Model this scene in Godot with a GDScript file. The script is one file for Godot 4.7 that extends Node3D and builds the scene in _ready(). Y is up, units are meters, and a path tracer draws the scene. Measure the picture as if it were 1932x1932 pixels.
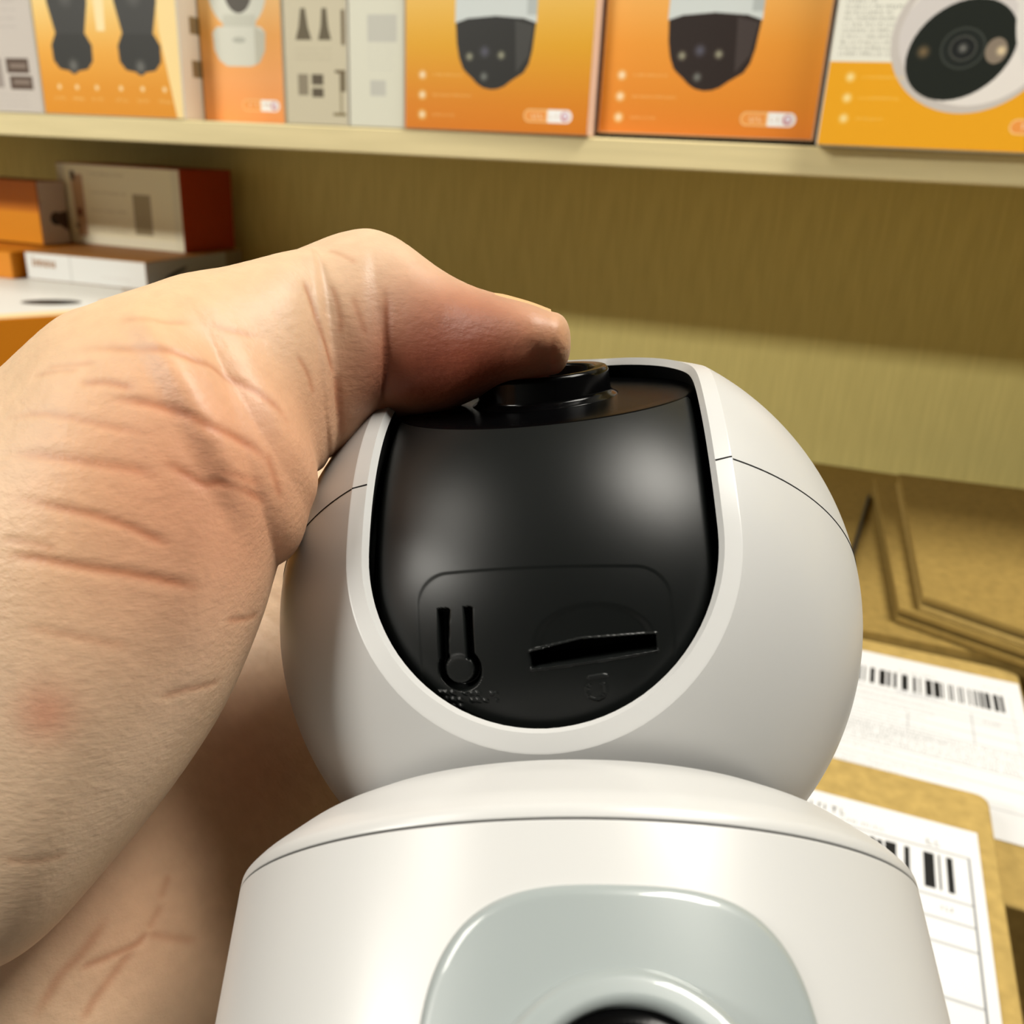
extends Node3D
# A hand holds up a white pan and tilt camera in front of shop shelves with boxes.
# Everything is laid out about the place where the photograph was taken (EYE).
const EYE := Vector3(0, 1.45, 0)
var mats := {}
var noise_cache := {}

func _ready():
	# ---- camera
	var cam := Camera3D.new()
	cam.name = "camera"
	var ca := CameraAttributesPhysical.new()
	ca.frustum_focal_length = 21.057
	ca.frustum_focus_distance = 0.094
	ca.frustum_near = 0.01
	ca.frustum_far = 50.0
	ca.exposure_aperture = 30.0
	cam.attributes = ca
	cam.fov = 59.356
	cam.near = 0.01
	cam.far = 50.0
	cam.transform = Transform3D(Basis(Vector3(0.9353145, 0.04673788, -0.35071691), Vector3(-0.16962421, 0.9291317, -0.32854515), Vector3(0.3105067, 0.36678313, 0.87695823)), EYE)
	add_child(cam)
	cam.current = true
	# ---- environment: a closed room, so the sky adds nothing
	var we := WorldEnvironment.new()
	we.name = "environment"
	var env := Environment.new()
	env.background_mode = Environment.BG_COLOR
	env.background_color = Color(0.5, 0.5, 0.5)
	env.tonemap_mode = Environment.TONE_MAPPER_LINEAR
	env.tonemap_exposure = 1.2
	env.sdfgi_enabled = true
	env.ssao_enabled = true
	env.ssil_enabled = true
	we.environment = env
	add_child(we)
	# ---- lamps on the ceiling
	ceiling_lamp(Vector3(-1.25, 0, 0.55), Vector2(0.6, 0.6), 1.15, "square ceiling light panel to the left of the shelves", 0.0)
	ceiling_lamp(Vector3(0.62, 0, -0.3), Vector2(0.6, 0.6), 3.0, "square ceiling light panel above the front of the shelves", 0.0)
	ceiling_lamp(Vector3(-2.2, 0, 1.62), Vector2(1.2, 0.3), 11.5, "long ceiling light panel behind and left of the photographer", 0.0)
	make_materials()
	build_room()
	build_shelves()
	build_shelf_boxes()
	build_lower_boxes()
	build_parcels()
	build_device()
	build_hand()

# ------------------------------------------------------------------ helpers
func W(x: float, y: float, z: float) -> Vector3:
	return EYE + Vector3(x, y, z)

func tag(o: Node3D, label := "", category := "", group := "", kind := "") -> void:
	if label: o.set_meta("label", label)
	if category: o.set_meta("category", category)
	if group: o.set_meta("group", group)
	if kind: o.set_meta("kind", kind)

func numbered(called: String, parent: Node) -> String:
	var n := called
	var k := 0
	while parent.has_node(NodePath(n)):
		k += 1
		n = "%s_%03d" % [called, k]
	return n

func thing(called: String, label: String, category: String, at: Vector3, turn := 0.0, group := "") -> Node3D:
	var o := Node3D.new()
	o.name = numbered(called, self)
	add_child(o)
	o.position = at
	o.rotation.y = turn
	tag(o, label, category, group)
	return o

func put(called: String, mesh: Mesh, parent: Node, mat: Material = null) -> MeshInstance3D:
	var o := MeshInstance3D.new()
	o.mesh = mesh
	if mat: o.material_override = mat
	o.name = numbered(called, parent)
	parent.add_child(o)
	return o

func mat(col: Color, rough := 0.6, spec := 0.5) -> StandardMaterial3D:
	var m := StandardMaterial3D.new()
	m.albedo_color = col
	m.roughness = rough
	m.metallic_specular = spec
	return m

func noise_tex(key: String, freq: float, size: int, kind := FastNoiseLite.TYPE_SIMPLEX_SMOOTH, octaves := 4, ramp: Gradient = null, as_normal := false, strength := 4.0) -> NoiseTexture2D:
	if noise_cache.has(key): return noise_cache[key]
	var n := FastNoiseLite.new()
	n.seed = 7 + noise_cache.size()
	n.noise_type = kind
	n.frequency = freq
	n.fractal_octaves = octaves
	var t := NoiseTexture2D.new()
	t.width = size
	t.height = size
	t.seamless = true
	t.noise = n
	t.as_normal_map = as_normal
	t.bump_strength = strength
	if ramp: t.color_ramp = ramp
	noise_cache[key] = t
	return t

func ramp2(a: Color, b: Color) -> Gradient:
	var g := Gradient.new()
	g.set_color(0, a)
	g.set_color(1, b)
	return g

# a box with chamfered edges, made of quads; corner at -size/2
func chamfer_box(size: Vector3, c := 0.0008) -> ArrayMesh:
	var st := SurfaceTool.new()
	st.begin(Mesh.PRIMITIVE_TRIANGLES)
	var h := size / 2
	var ax := [Vector3.RIGHT, Vector3.UP, Vector3.BACK]
	st.set_smooth_group(-1)
	for a in 3:
		for s in [-1.0, 1.0]:
			var n: Vector3 = ax[a] * s
			var u: Vector3 = ax[(a + 1) % 3]
			var v: Vector3 = ax[(a + 2) % 3] * s
			var hu: float = h[(a + 1) % 3] - c
			var hv: float = h[(a + 2) % 3] - c
			var o: Vector3 = n * h[a]
			quad(st, o - u * hu - v * hv, o + u * hu - v * hv, o + u * hu + v * hv, o - u * hu + v * hv, n)
	# chamfers along edges
	for a in 3:
		var b := (a + 1) % 3
		var d := (a + 2) % 3
		for sb in [-1.0, 1.0]:
			for sd in [-1.0, 1.0]:
				var nb: Vector3 = ax[b] * sb
				var nd: Vector3 = ax[d] * sd
				var e: Vector3 = ax[a] * (h[a] - c)
				var p: Vector3 = nb * h[b] + nd * (h[d] - c)
				var q: Vector3 = nb * (h[b] - c) + nd * h[d]
				quad(st, p - e, p + e, q + e, q - e, (nb + nd).normalized())
	for sx in [-1.0, 1.0]:
		for sy in [-1.0, 1.0]:
			for sz in [-1.0, 1.0]:
				var s3 := Vector3(sx, sy, sz)
				var k := h * s3
				tri(st, k - Vector3(0, c * sy, c * sz), k - Vector3(c * sx, 0, c * sz), k - Vector3(c * sx, c * sy, 0), s3.normalized())
	return st.commit()

func tri(st: SurfaceTool, a: Vector3, b: Vector3, c: Vector3, n: Vector3) -> void:
	var l := [a, b, c] if (b - a).cross(c - a).dot(n) < 0 else [a, c, b]
	for p in l:
		st.set_normal(n)
		st.set_uv(Vector2(p.x, p.z))
		st.add_vertex(p)

func quad(st: SurfaceTool, a: Vector3, b: Vector3, c: Vector3, d: Vector3, n: Vector3) -> void:
	tri(st, a, b, c, n)
	tri(st, a, c, d, n)

# a flat printed sheet (w x h, centred, facing +z, uv 0..1, v down), slightly thick
func sheet(w: float, h: float, t := 0.0002) -> ArrayMesh:
	var st := SurfaceTool.new()
	st.begin(Mesh.PRIMITIVE_TRIANGLES)
	var P := [Vector3(-w / 2, -h / 2, 0), Vector3(w / 2, -h / 2, 0), Vector3(w / 2, h / 2, 0), Vector3(-w / 2, h / 2, 0)]
	var U := [Vector2(0, 1), Vector2(1, 1), Vector2(1, 0), Vector2(0, 0)]
	for i in [0, 2, 1, 0, 3, 2]:
		st.set_normal(Vector3.BACK)
		st.set_uv(U[i])
		st.add_vertex(P[i])
	for i in 4:
		var a: Vector3 = P[i]
		var b: Vector3 = P[(i + 1) % 4]
		var n: Vector3 = (b - a).cross(Vector3.BACK).normalized()
		quad_uv(st, a, b, b - Vector3(0, 0, t), a - Vector3(0, 0, t), n, U[i], U[(i + 1) % 4])
	return st.commit()

func quad_uv(st: SurfaceTool, a: Vector3, b: Vector3, c: Vector3, d: Vector3, n: Vector3, ua: Vector2, ub: Vector2) -> void:
	var V := [a, b, c, d]
	var U := [ua, ub, ub, ua]
	var order := [0, 1, 2, 0, 2, 3] if (b - a).cross(c - a).dot(n) < 0 else [0, 2, 1, 0, 3, 2]
	for i in order:
		st.set_normal(n)
		st.set_uv(U[i])
		st.add_vertex(V[i])

# grid of points -> smooth mesh; rows of equal length; outward decides the winding
func grid_mesh(rows: Array, closed := false, flip := false, normals: Array = []) -> ArrayMesh:
	var V := PackedVector3Array()
	var N := PackedVector3Array()
	var I := PackedInt32Array()
	var m: int = rows[0].size()
	for j in rows.size():
		V.append_array(rows[j])
	var nn := normals.size() > 0
	for j in rows.size() - 1:
		for i in (m if closed else m - 1):
			var a := j * m + i
			var b := j * m + (i + 1) % m
			var c := a + m
			var d := b + m
			if flip:
				I.append_array(PackedInt32Array([a, b, c, b, d, c]))
			else:
				I.append_array(PackedInt32Array([a, c, b, b, c, d]))
	if nn:
		for j in rows.size(): N.append_array(normals[j])
	else:
		N = smooth_normals(V, I)
	return arr_mesh(V, N, I)

func smooth_normals(V: PackedVector3Array, I: PackedInt32Array) -> PackedVector3Array:
	var N := PackedVector3Array()
	N.resize(V.size())
	for t in range(0, I.size(), 3):
		var a := I[t]
		var b := I[t + 1]
		var c := I[t + 2]
		var n := (V[c] - V[a]).cross(V[b] - V[a])
		N[a] += n
		N[b] += n
		N[c] += n
	for i in N.size(): N[i] = N[i].normalized()
	return N

func arr_mesh(V: PackedVector3Array, N: PackedVector3Array, I: PackedInt32Array, C := PackedColorArray()) -> ArrayMesh:
	var A := []
	A.resize(Mesh.ARRAY_MAX)
	A[Mesh.ARRAY_VERTEX] = V
	A[Mesh.ARRAY_NORMAL] = N
	A[Mesh.ARRAY_INDEX] = I
	if C.size(): A[Mesh.ARRAY_COLOR] = C
	var m := ArrayMesh.new()
	m.add_surface_from_arrays(Mesh.PRIMITIVE_TRIANGLES, A)
	return m

# lathe about y; profile of Vector2(radius, height) from top to bottom outside
func lathe(profile: Array, n := 192) -> ArrayMesh:
	var rows := []
	for p in profile:
		var r := PackedVector3Array()
		for i in n:
			var t := TAU * i / n
			r.append(Vector3(p.x * sin(t), p.y, p.x * cos(t)))
		rows.append(r)
	return grid_mesh(rows, true)

# a profile with its corners rounded, in more points
func rounded(points: Array, r: float, steps := 5) -> Array:
	var o := [points[0]]
	for i in range(1, points.size() - 1):
		var a: Vector2 = points[i - 1]
		var b: Vector2 = points[i]
		var c: Vector2 = points[i + 1]
		var k := minf(r, minf(a.distance_to(b), b.distance_to(c)) * 0.45)
		var p := b + (a - b).normalized() * k
		var q := b + (c - b).normalized() * k
		for s in steps + 1:
			var t := float(s) / steps
			o.append(p.lerp(b, t).lerp(b.lerp(q, t), t))
	o.append(points[-1])
	return o

func tube(path: Array, r: float, n := 8, closed := false) -> ArrayMesh:
	var rows := []
	var up := Vector3(0.3, 0.5, 0.81).normalized()
	for i in path.size():
		var a: Vector3 = path[max(i - 1, 0)]
		var b: Vector3 = path[min(i + 1, path.size() - 1)]
		if closed:
			a = path[(i - 1 + path.size()) % path.size()]
			b = path[(i + 1) % path.size()]
		var t := (b - a).normalized()
		var u := t.cross(up).normalized()
		var v := u.cross(t)
		var row := PackedVector3Array()
		for k in n:
			var g := TAU * k / n
			row.append(path[i] + (u * cos(g) + v * sin(g)) * r)
		rows.append(row)
	if closed: rows.append(rows[0])
	return grid_mesh(rows, true)

# ------------------------------------------------------------------ prints
# a small canvas in millimetres, origin at the lower left
class Print:
	var im: Image
	var s: float
	var h: float
	var rng := RandomNumberGenerator.new()
	func _init(w_mm: float, h_mm: float, scale: float, base: Color):
		s = scale
		h = h_mm
		im = Image.create(int(w_mm * s), int(h_mm * s), false, Image.FORMAT_RGB8)
		im.fill(base)
		rng.seed = 11
	func span(x0: float, x1: float, row: int, c: Color) -> void:
		var a := int(round(x0 * s))
		var b := int(round(x1 * s))
		if b > a: im.fill_rect(Rect2i(a, row, b - a, 1), c)
	func rect(x0: float, y0: float, x1: float, y1: float, c: Color) -> void:
		var a := int(round(x0 * s))
		var t := int(round((h - y1) * s))
		im.fill_rect(Rect2i(a, t, max(1, int(round((x1 - x0) * s))), max(1, int(round((y1 - y0) * s)))), c)
	func grad(stops: Array) -> void: # [height, colour] from the bottom up
		for row in im.get_height():
			var y := h - (row + 0.5) / s
			var c: Color = stops[0][1]
			for i in stops.size() - 1:
				if y >= stops[i][0]:
					c = (stops[i][1] as Color).lerp(stops[i + 1][1], clampf((y - stops[i][0]) / (stops[i + 1][0] - stops[i][0]), 0, 1))
			im.fill_rect(Rect2i(0, row, im.get_width(), 1), c)
	func ell(cx: float, cy: float, rx: float, ry: float, c: Color) -> void:
		for row in range(int((h - cy - ry) * s), int((h - cy + ry) * s) + 1):
			var y := (h - (row + 0.5) / s - cy) / ry
			if absf(y) < 1.0:
				var k := rx * sqrt(1.0 - y * y)
				if row >= 0 and row < im.get_height(): span(cx - k, cx + k, row, c)
	func poly(pts: Array, c: Color) -> void:
		var lo := 1e9
		var hi := -1e9
		for p in pts:
			lo = minf(lo, p.y)
			hi = maxf(hi, p.y)
		for row in range(max(0, int((h - hi) * s)), min(im.get_height(), int((h - lo) * s) + 1)):
			var y := h - (row + 0.5) / s
			var xs := []
			for i in pts.size():
				var a: Vector2 = pts[i]
				var b: Vector2 = pts[(i + 1) % pts.size()]
				if (a.y <= y) != (b.y <= y): xs.append(a.x + (y - a.y) / (b.y - a.y) * (b.x - a.x))
			xs.sort()
			for i in range(0, xs.size() - 1, 2): span(xs[i], xs[i + 1], row, c)
	func soft(cx: float, cy: float, r: float, c: Color, under: Color) -> void:
		for k in 6: ell(cx, cy, r * (1.0 - k / 6.0), r * (1.0 - k / 6.0), under.lerp(c, (k + 1) / 6.0))
	func strokes(x0: float, y: float, x1: float, size: float, c: Color, gap := 0.3) -> void: # a line of small print
		var x := x0
		while x < x1 - size * 0.4:
			var w := rng.randf_range(0.25, 0.7) * size
			var kind := rng.randi() % 3
			if kind == 0: rect(x, y, x + w * 0.35, y + size, c)
			elif kind == 1:
				rect(x, y, x + w, y + size * 0.22, c)
				rect(x, y + size * 0.4, x + w * 0.3, y + size, c)
			else:
				rect(x, y + size * 0.75, x + w, y + size, c)
				rect(x + w * 0.3, y, x + w * 0.6, y + size, c)
			x += w + size * gap * (3.0 if rng.randf() < 0.15 else 1.0)
	func bars(x0: float, y0: float, x1: float, y1: float, c: Color, unit := 0.45) -> void:
		var x := x0
		while x < x1:
			var w: float = unit * [1.0, 1.0, 2.0, 3.0, 4.0][rng.randi() % 5]
			rect(x, y0, minf(x + w, x1), y1, c)
			x += w + unit * [1.0, 1.0, 2.0, 3.0][rng.randi() % 4]
	func texture() -> ImageTexture:
		return ImageTexture.create_from_image(im)

func print_mat(p: Print, rough := 0.45) -> StandardMaterial3D:
	var m := mat(Color.WHITE, rough, 0.4)
	m.albedo_texture = p.texture()
	m.texture_repeat = false
	return m

# a printed carton: folded body, printed faces as thin sheets laid on it, lid and base flaps
func carton(o: Node3D, size: Vector3, paper: Material, front: Material = null, right: Material = null, top: Material = null, left: Material = null) -> void:
	var b := put("box_body", chamfer_box(size, 0.0007), o, paper)
	b.position = Vector3(0, size.y / 2, 0)
	var e := 0.0016
	if front:
		var f := put("front_print", sheet(size.x - e, size.y - e), o, front)
		f.position = Vector3(0, size.y / 2, size.z / 2 + 0.0003)
	if right:
		var f := put("side_print", sheet(size.z - e, size.y - e), o, right)
		f.rotation.y = PI / 2
		f.position = Vector3(size.x / 2 + 0.0003, size.y / 2, 0)
	if left:
		var f := put("side_print", sheet(size.z - e, size.y - e), o, left)
		f.rotation.y = -PI / 2
		f.position = Vector3(-size.x / 2 - 0.0003, size.y / 2, 0)
	if top:
		var f := put("top_print", sheet(size.x - e, size.z - e), o, top)
		f.rotation.x = -PI / 2
		f.position = Vector3(0, size.y + 0.0003, 0)

# ------------------------------------------------------------------ materials
func make_materials() -> void:
	var lam := mat(Color(0.925, 0.87, 0.565), 0.55, 0.4)
	lam.albedo_texture = noise_tex("grain", 0.02, 512, FastNoiseLite.TYPE_SIMPLEX_SMOOTH, 5, ramp2(Color(0.93, 0.93, 0.92), Color(1, 1, 1)))
	lam.uv1_triplanar = true
	lam.uv1_world_triplanar = true
	lam.uv1_scale = Vector3(22, 1.1, 22)
	mats.laminate = lam
	var edge := mat(Color(0.90, 0.84, 0.65), 0.5, 0.4)
	edge.albedo_texture = noise_tex("grain2", 0.02, 256, FastNoiseLite.TYPE_SIMPLEX_SMOOTH, 4, ramp2(Color(0.93, 0.93, 0.92), Color(1, 1, 1)))
	edge.uv1_triplanar = true
	edge.uv1_world_triplanar = true
	edge.uv1_scale = Vector3(1.2, 20, 20)
	mats.edge = edge
	var kraft := mat(Color(0.59, 0.49, 0.265), 0.85, 0.25)
	kraft.albedo_texture = noise_tex("kraft", 0.03, 512, FastNoiseLite.TYPE_SIMPLEX_SMOOTH, 5, ramp2(Color(0.86, 0.86, 0.86), Color(1, 1, 1)))
	kraft.uv1_triplanar = true
	kraft.uv1_world_triplanar = true
	kraft.uv1_scale = Vector3(7, 7, 7)
	mats.kraft = kraft
	var kraft2: StandardMaterial3D = kraft.duplicate()
	kraft2.albedo_color = Color(0.70, 0.595, 0.35)
	mats.kraft_light = kraft2
	mats.paper = mat(Color(0.88, 0.87, 0.83), 0.6, 0.4)
	mats.paper_orange = mat(Color(0.82, 0.50, 0.06), 0.5, 0.4)
	mats.paper_red = mat(Color(0.62, 0.2, 0.07), 0.5, 0.4)
	var white := mat(Color(0.745, 0.745, 0.74), 0.32, 0.5)
	white.normal_enabled = true
	white.normal_texture = noise_tex("fine", 0.25, 256, FastNoiseLite.TYPE_SIMPLEX_SMOOTH, 2, null, true, 1.0)
	white.normal_scale = 0.06
	white.uv1_triplanar = true
	white.uv1_scale = Vector3(60, 60, 60)
	mats.plastic = white
	mats.gap = mat(Color(0.16, 0.16, 0.16), 0.8, 0.2)
	var satin := mat(Color(0.06, 0.068, 0.067), 0.36, 0.36)
	satin.normal_enabled = true
	satin.normal_texture = noise_tex("satin", 0.3, 512, FastNoiseLite.TYPE_SIMPLEX_SMOOTH, 3, null, true, 2.0)
	satin.normal_scale = 0.25
	satin.uv1_triplanar = true
	satin.uv1_scale = Vector3(70, 70, 70)
	mats.satin = satin
	var gloss := mat(Color(0.02, 0.02, 0.022), 0.08, 0.25)
	gloss.roughness_texture = noise_tex("smear", 0.012, 256, FastNoiseLite.TYPE_SIMPLEX_SMOOTH, 5, ramp2(Color(0.2, 0.2, 0.2), Color(1, 1, 1)))
	gloss.roughness = 0.25
	gloss.uv1_triplanar = true
	gloss.uv1_scale = Vector3(40, 40, 40)
	mats.gloss = gloss
	var cover := mat(Color(0.015, 0.015, 0.017), 0.1, 0.1)
	cover.normal_enabled = true
	cover.normal_texture = noise_tex("smears", 0.02, 256, FastNoiseLite.TYPE_SIMPLEX_SMOOTH, 3, null, true, 6.0)
	cover.normal_scale = 0.7
	cover.uv1_triplanar = true
	cover.uv1_scale = Vector3(55, 55, 120)
	mats.cover = cover
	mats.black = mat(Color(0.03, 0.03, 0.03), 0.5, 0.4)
	var grey := mat(Color(0.57, 0.60, 0.60), 0.35, 0.5)
	grey.clearcoat_enabled = true
	grey.clearcoat = 1.0
	grey.clearcoat_roughness = 0.06
	mats.window = grey
	var wall := mat(Color(0.50, 0.50, 0.49), 0.8, 0.3)
	mats.wall = wall
	mats.floor = mat(Color(0.28, 0.27, 0.26), 0.5, 0.4)

# ------------------------------------------------------------------ room
func slab(called: String, lo: Vector3, hi: Vector3, m: Material) -> void:
	var o := put(called, chamfer_box(hi - lo, 0.002), self, m)
	o.position = (lo + hi) / 2
	tag(o, "", "", "", "structure")

func build_room() -> void:
	var t := 0.12
	var x0 := -3.1
	var x1 := 2.6
	var z0 := -0.92
	var z1 := 3.2
	slab("floor", Vector3(x0 - t, -t, z0 - t), Vector3(x1 + t, 0, z1 + t), mats.floor)
	slab("ceiling", Vector3(x0 - t, 2.7, z0 - t), Vector3(x1 + t, 2.7 + t, z1 + t), mats.wall)
	slab("wall_back", Vector3(x0 - t, 0, z0 - t), Vector3(x1 + t, 2.7, z0), mats.wall)
	slab("wall_front", Vector3(x0 - t, 0, z1), Vector3(x1 + t, 2.7, z1 + t), mats.wall)
	slab("wall_left", Vector3(x0 - t, 0, z0), Vector3(x0, 2.7, z1), mats.wall)
	slab("wall_right", Vector3(x1, 0, z0), Vector3(x1 + t, 2.7, z1), mats.wall)

func ceiling_lamp(at: Vector3, size: Vector2, power: float, label: String, turn: float) -> void:
	var o := thing("ceiling_light", label, "ceiling light", Vector3(at.x, 2.698, at.z), turn, "ceiling light panels")
	var fr := put("frame", chamfer_box(Vector3(size.x + 0.03, 0.03, size.y + 0.03), 0.003), o, mat(Color(0.9, 0.9, 0.9), 0.5))
	fr.position.y = -0.013
	var glow := mat(Color(0.95, 0.95, 0.95), 0.5)
	glow.emission_enabled = true
	glow.emission = Color(1.0, 0.95, 0.86)
	glow.emission_energy_multiplier = 1.5
	var df := put("diffuser", chamfer_box(Vector3(size.x, 0.006, size.y), 0.001), o, glow)
	df.position.y = -0.03
	var l := AreaLight3D.new()
	l.name = "lamp_glow"
	l.area_size = size
	l.light_color = Color(1.0, 0.983, 0.945)
	l.light_energy = power
	l.shadow_enabled = true
	l.area_range = 12.0
	l.rotation.x = -PI / 2
	l.position.y = -0.036
	o.add_child(l)

# ------------------------------------------------------------------ shelves
func build_shelves() -> void:
	var o := thing("shelving_unit", "pale beige laminate shelving unit with a grained back panel behind the hand", "shelves", W(0, -1.45, -0.75))
	var x0 := -1.5
	var x1 := 0.9
	var w := x1 - x0
	var cx := (x0 + x1) / 2
	var back := put("back_panel", chamfer_box(Vector3(w, 1.5, 0.018), 0.001), o, mats.laminate)
	back.position = Vector3(cx, 1.3, -0.899 + 0.75)
	var sh := put("shelf_board", chamfer_box(Vector3(w, 0.0172, 0.276), 0.001), o, mats.edge)
	sh.position = Vector3(cx, 1.45 + 0.0062, -0.752 + 0.75)
	var top := put("shelf_board", chamfer_box(Vector3(w, 0.0172, 0.276), 0.001), o, mats.edge)
	top.position = Vector3(cx, 1.45 + 0.36, -0.752 + 0.75)
	var low := put("counter", chamfer_box(Vector3(w, 0.025, 0.72), 0.0015), o, mat(Color(0.42, 0.34, 0.2), 0.6, 0.4))
	low.position = Vector3(cx, 1.45 - 0.3525, -0.53 + 0.75)
	var base := put("counter_front", chamfer_box(Vector3(w, 1.06, 0.02), 0.0015), o, mats.laminate)
	base.position = Vector3(cx, 0.545, -0.2 + 0.75)
	for x in [x0 + 0.009, x1 - 0.009]:
		var s := put("side_panel", chamfer_box(Vector3(0.018, 2.05, 0.276), 0.001), o, mats.laminate)
		s.position = Vector3(x, 1.025, -0.752 + 0.75)

# print colours
const OR_TOP := Color(0.95, 0.80, 0.47)
const OR_MID := Color(0.90, 0.66, 0.15)
const OR_LOW := Color(0.87, 0.50, 0.09)
const DARK := Color(0.16, 0.16, 0.15)

func pill(p: Print, x: float, y: float) -> void:
	var pale := Color(0.98, 0.80, 0.55)
	p.ell(x - 13, y, 4, 4, pale)
	p.ell(x + 13, y, 4, 4, Color.WHITE)
	p.rect(x - 13, y - 4, x, y + 4, pale)
	p.rect(x, y - 4, x + 13, y + 4, Color.WHITE)
	p.ell(x - 13, y, 3.2, 3.2, Color(0.95, 0.62, 0.3))
	p.rect(x - 13, y - 3.2, x - 1, y + 3.2, Color(0.95, 0.62, 0.3))
	p.strokes(x - 11, y - 1.4, x - 3, 3.0, Color(0.99, 0.9, 0.75))
	p.strokes(x + 2, y - 1.4, x + 8, 3.0, Color(0.75, 0.62, 0.5))
	p.ell(x + 12, y, 3, 3, Color(0.8, 0.5, 0.55))
	p.ell(x + 12.3, y + 0.4, 2, 2, Color(0.93, 0.9, 0.95))

func ptz_print(w: float, cx: float, tint: Color, warm: bool) -> StandardMaterial3D:
	var p := Print.new(w, 150, 4, OR_MID)
	var low := OR_LOW if not warm else Color(0.91, 0.52, 0.17)
	p.grad([[0, low], [18, low.lerp(OR_MID, 0.25)], [52, OR_MID if not warm else Color(0.94, 0.62, 0.22)], [95, OR_TOP if not warm else Color(0.97, 0.76, 0.45)], [150, Color(0.99, 0.9, 0.7)]])
	var hi := Color(0.99, 0.83, 0.58)
	for k in 3:
		var y := 34.0 - 12.5 * k
		p.soft(13, y, 3.6, Color(1, 0.95, 0.86), low.lerp(OR_MID, 0.4))
		p.strokes(21, y - 0.6, 21 + [22, 29, 17][k], 1.3, hi)
	# the camera pictured on the box
	var grey := Color(0.83, 0.86, 0.86)
	p.rect(cx - 29, 66, cx + 29, 118, grey)
	p.ell(cx, 118, 29, 8, Color(0.9, 0.92, 0.92))
	p.rect(cx + 22, 70, cx + 29, 118, Color(0.72, 0.75, 0.75))
	p.ell(cx, 66, 29, 4.5, grey)
	var d := []
	for q in [[-28.5, 66], [-27.5, 54], [-25.5, 45], [-22.5, 38.5], [-19.5, 35.8], [-16, 33.2], [-12, 29.6], [-7.5, 27.2], [-2, 26.2], [3, 26.6], [8, 28.4], [12.5, 31.6], [17, 34.2], [21.5, 36.8], [24.8, 42], [26.8, 50], [28.5, 66], [20, 68.6], [0, 70], [-20, 68.6]]: d.append(Vector2(cx + q[0], q[1] - 0.5))
	p.poly(d, tint)
	p.poly([Vector2(cx + 14, 67), Vector2(cx + 27, 64), Vector2(cx + 24, 46), Vector2(cx + 16, 36)], tint.lightened(0.12))
	for q in [[-18, 46], [5, 47]]: p.soft(cx + q[0], q[1] - 0.5, 3.2, Color(0.68, 0.68, 0.58), tint)
	p.soft(cx - 7, 48.5, 4.4, Color(0.36, 0.36, 0.42), tint)
	p.soft(cx - 7, 33.5, 3.4, Color(0.5, 0.52, 0.5), tint)
	pill(p, w - 28, 10.5)
	return print_mat(p)

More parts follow.
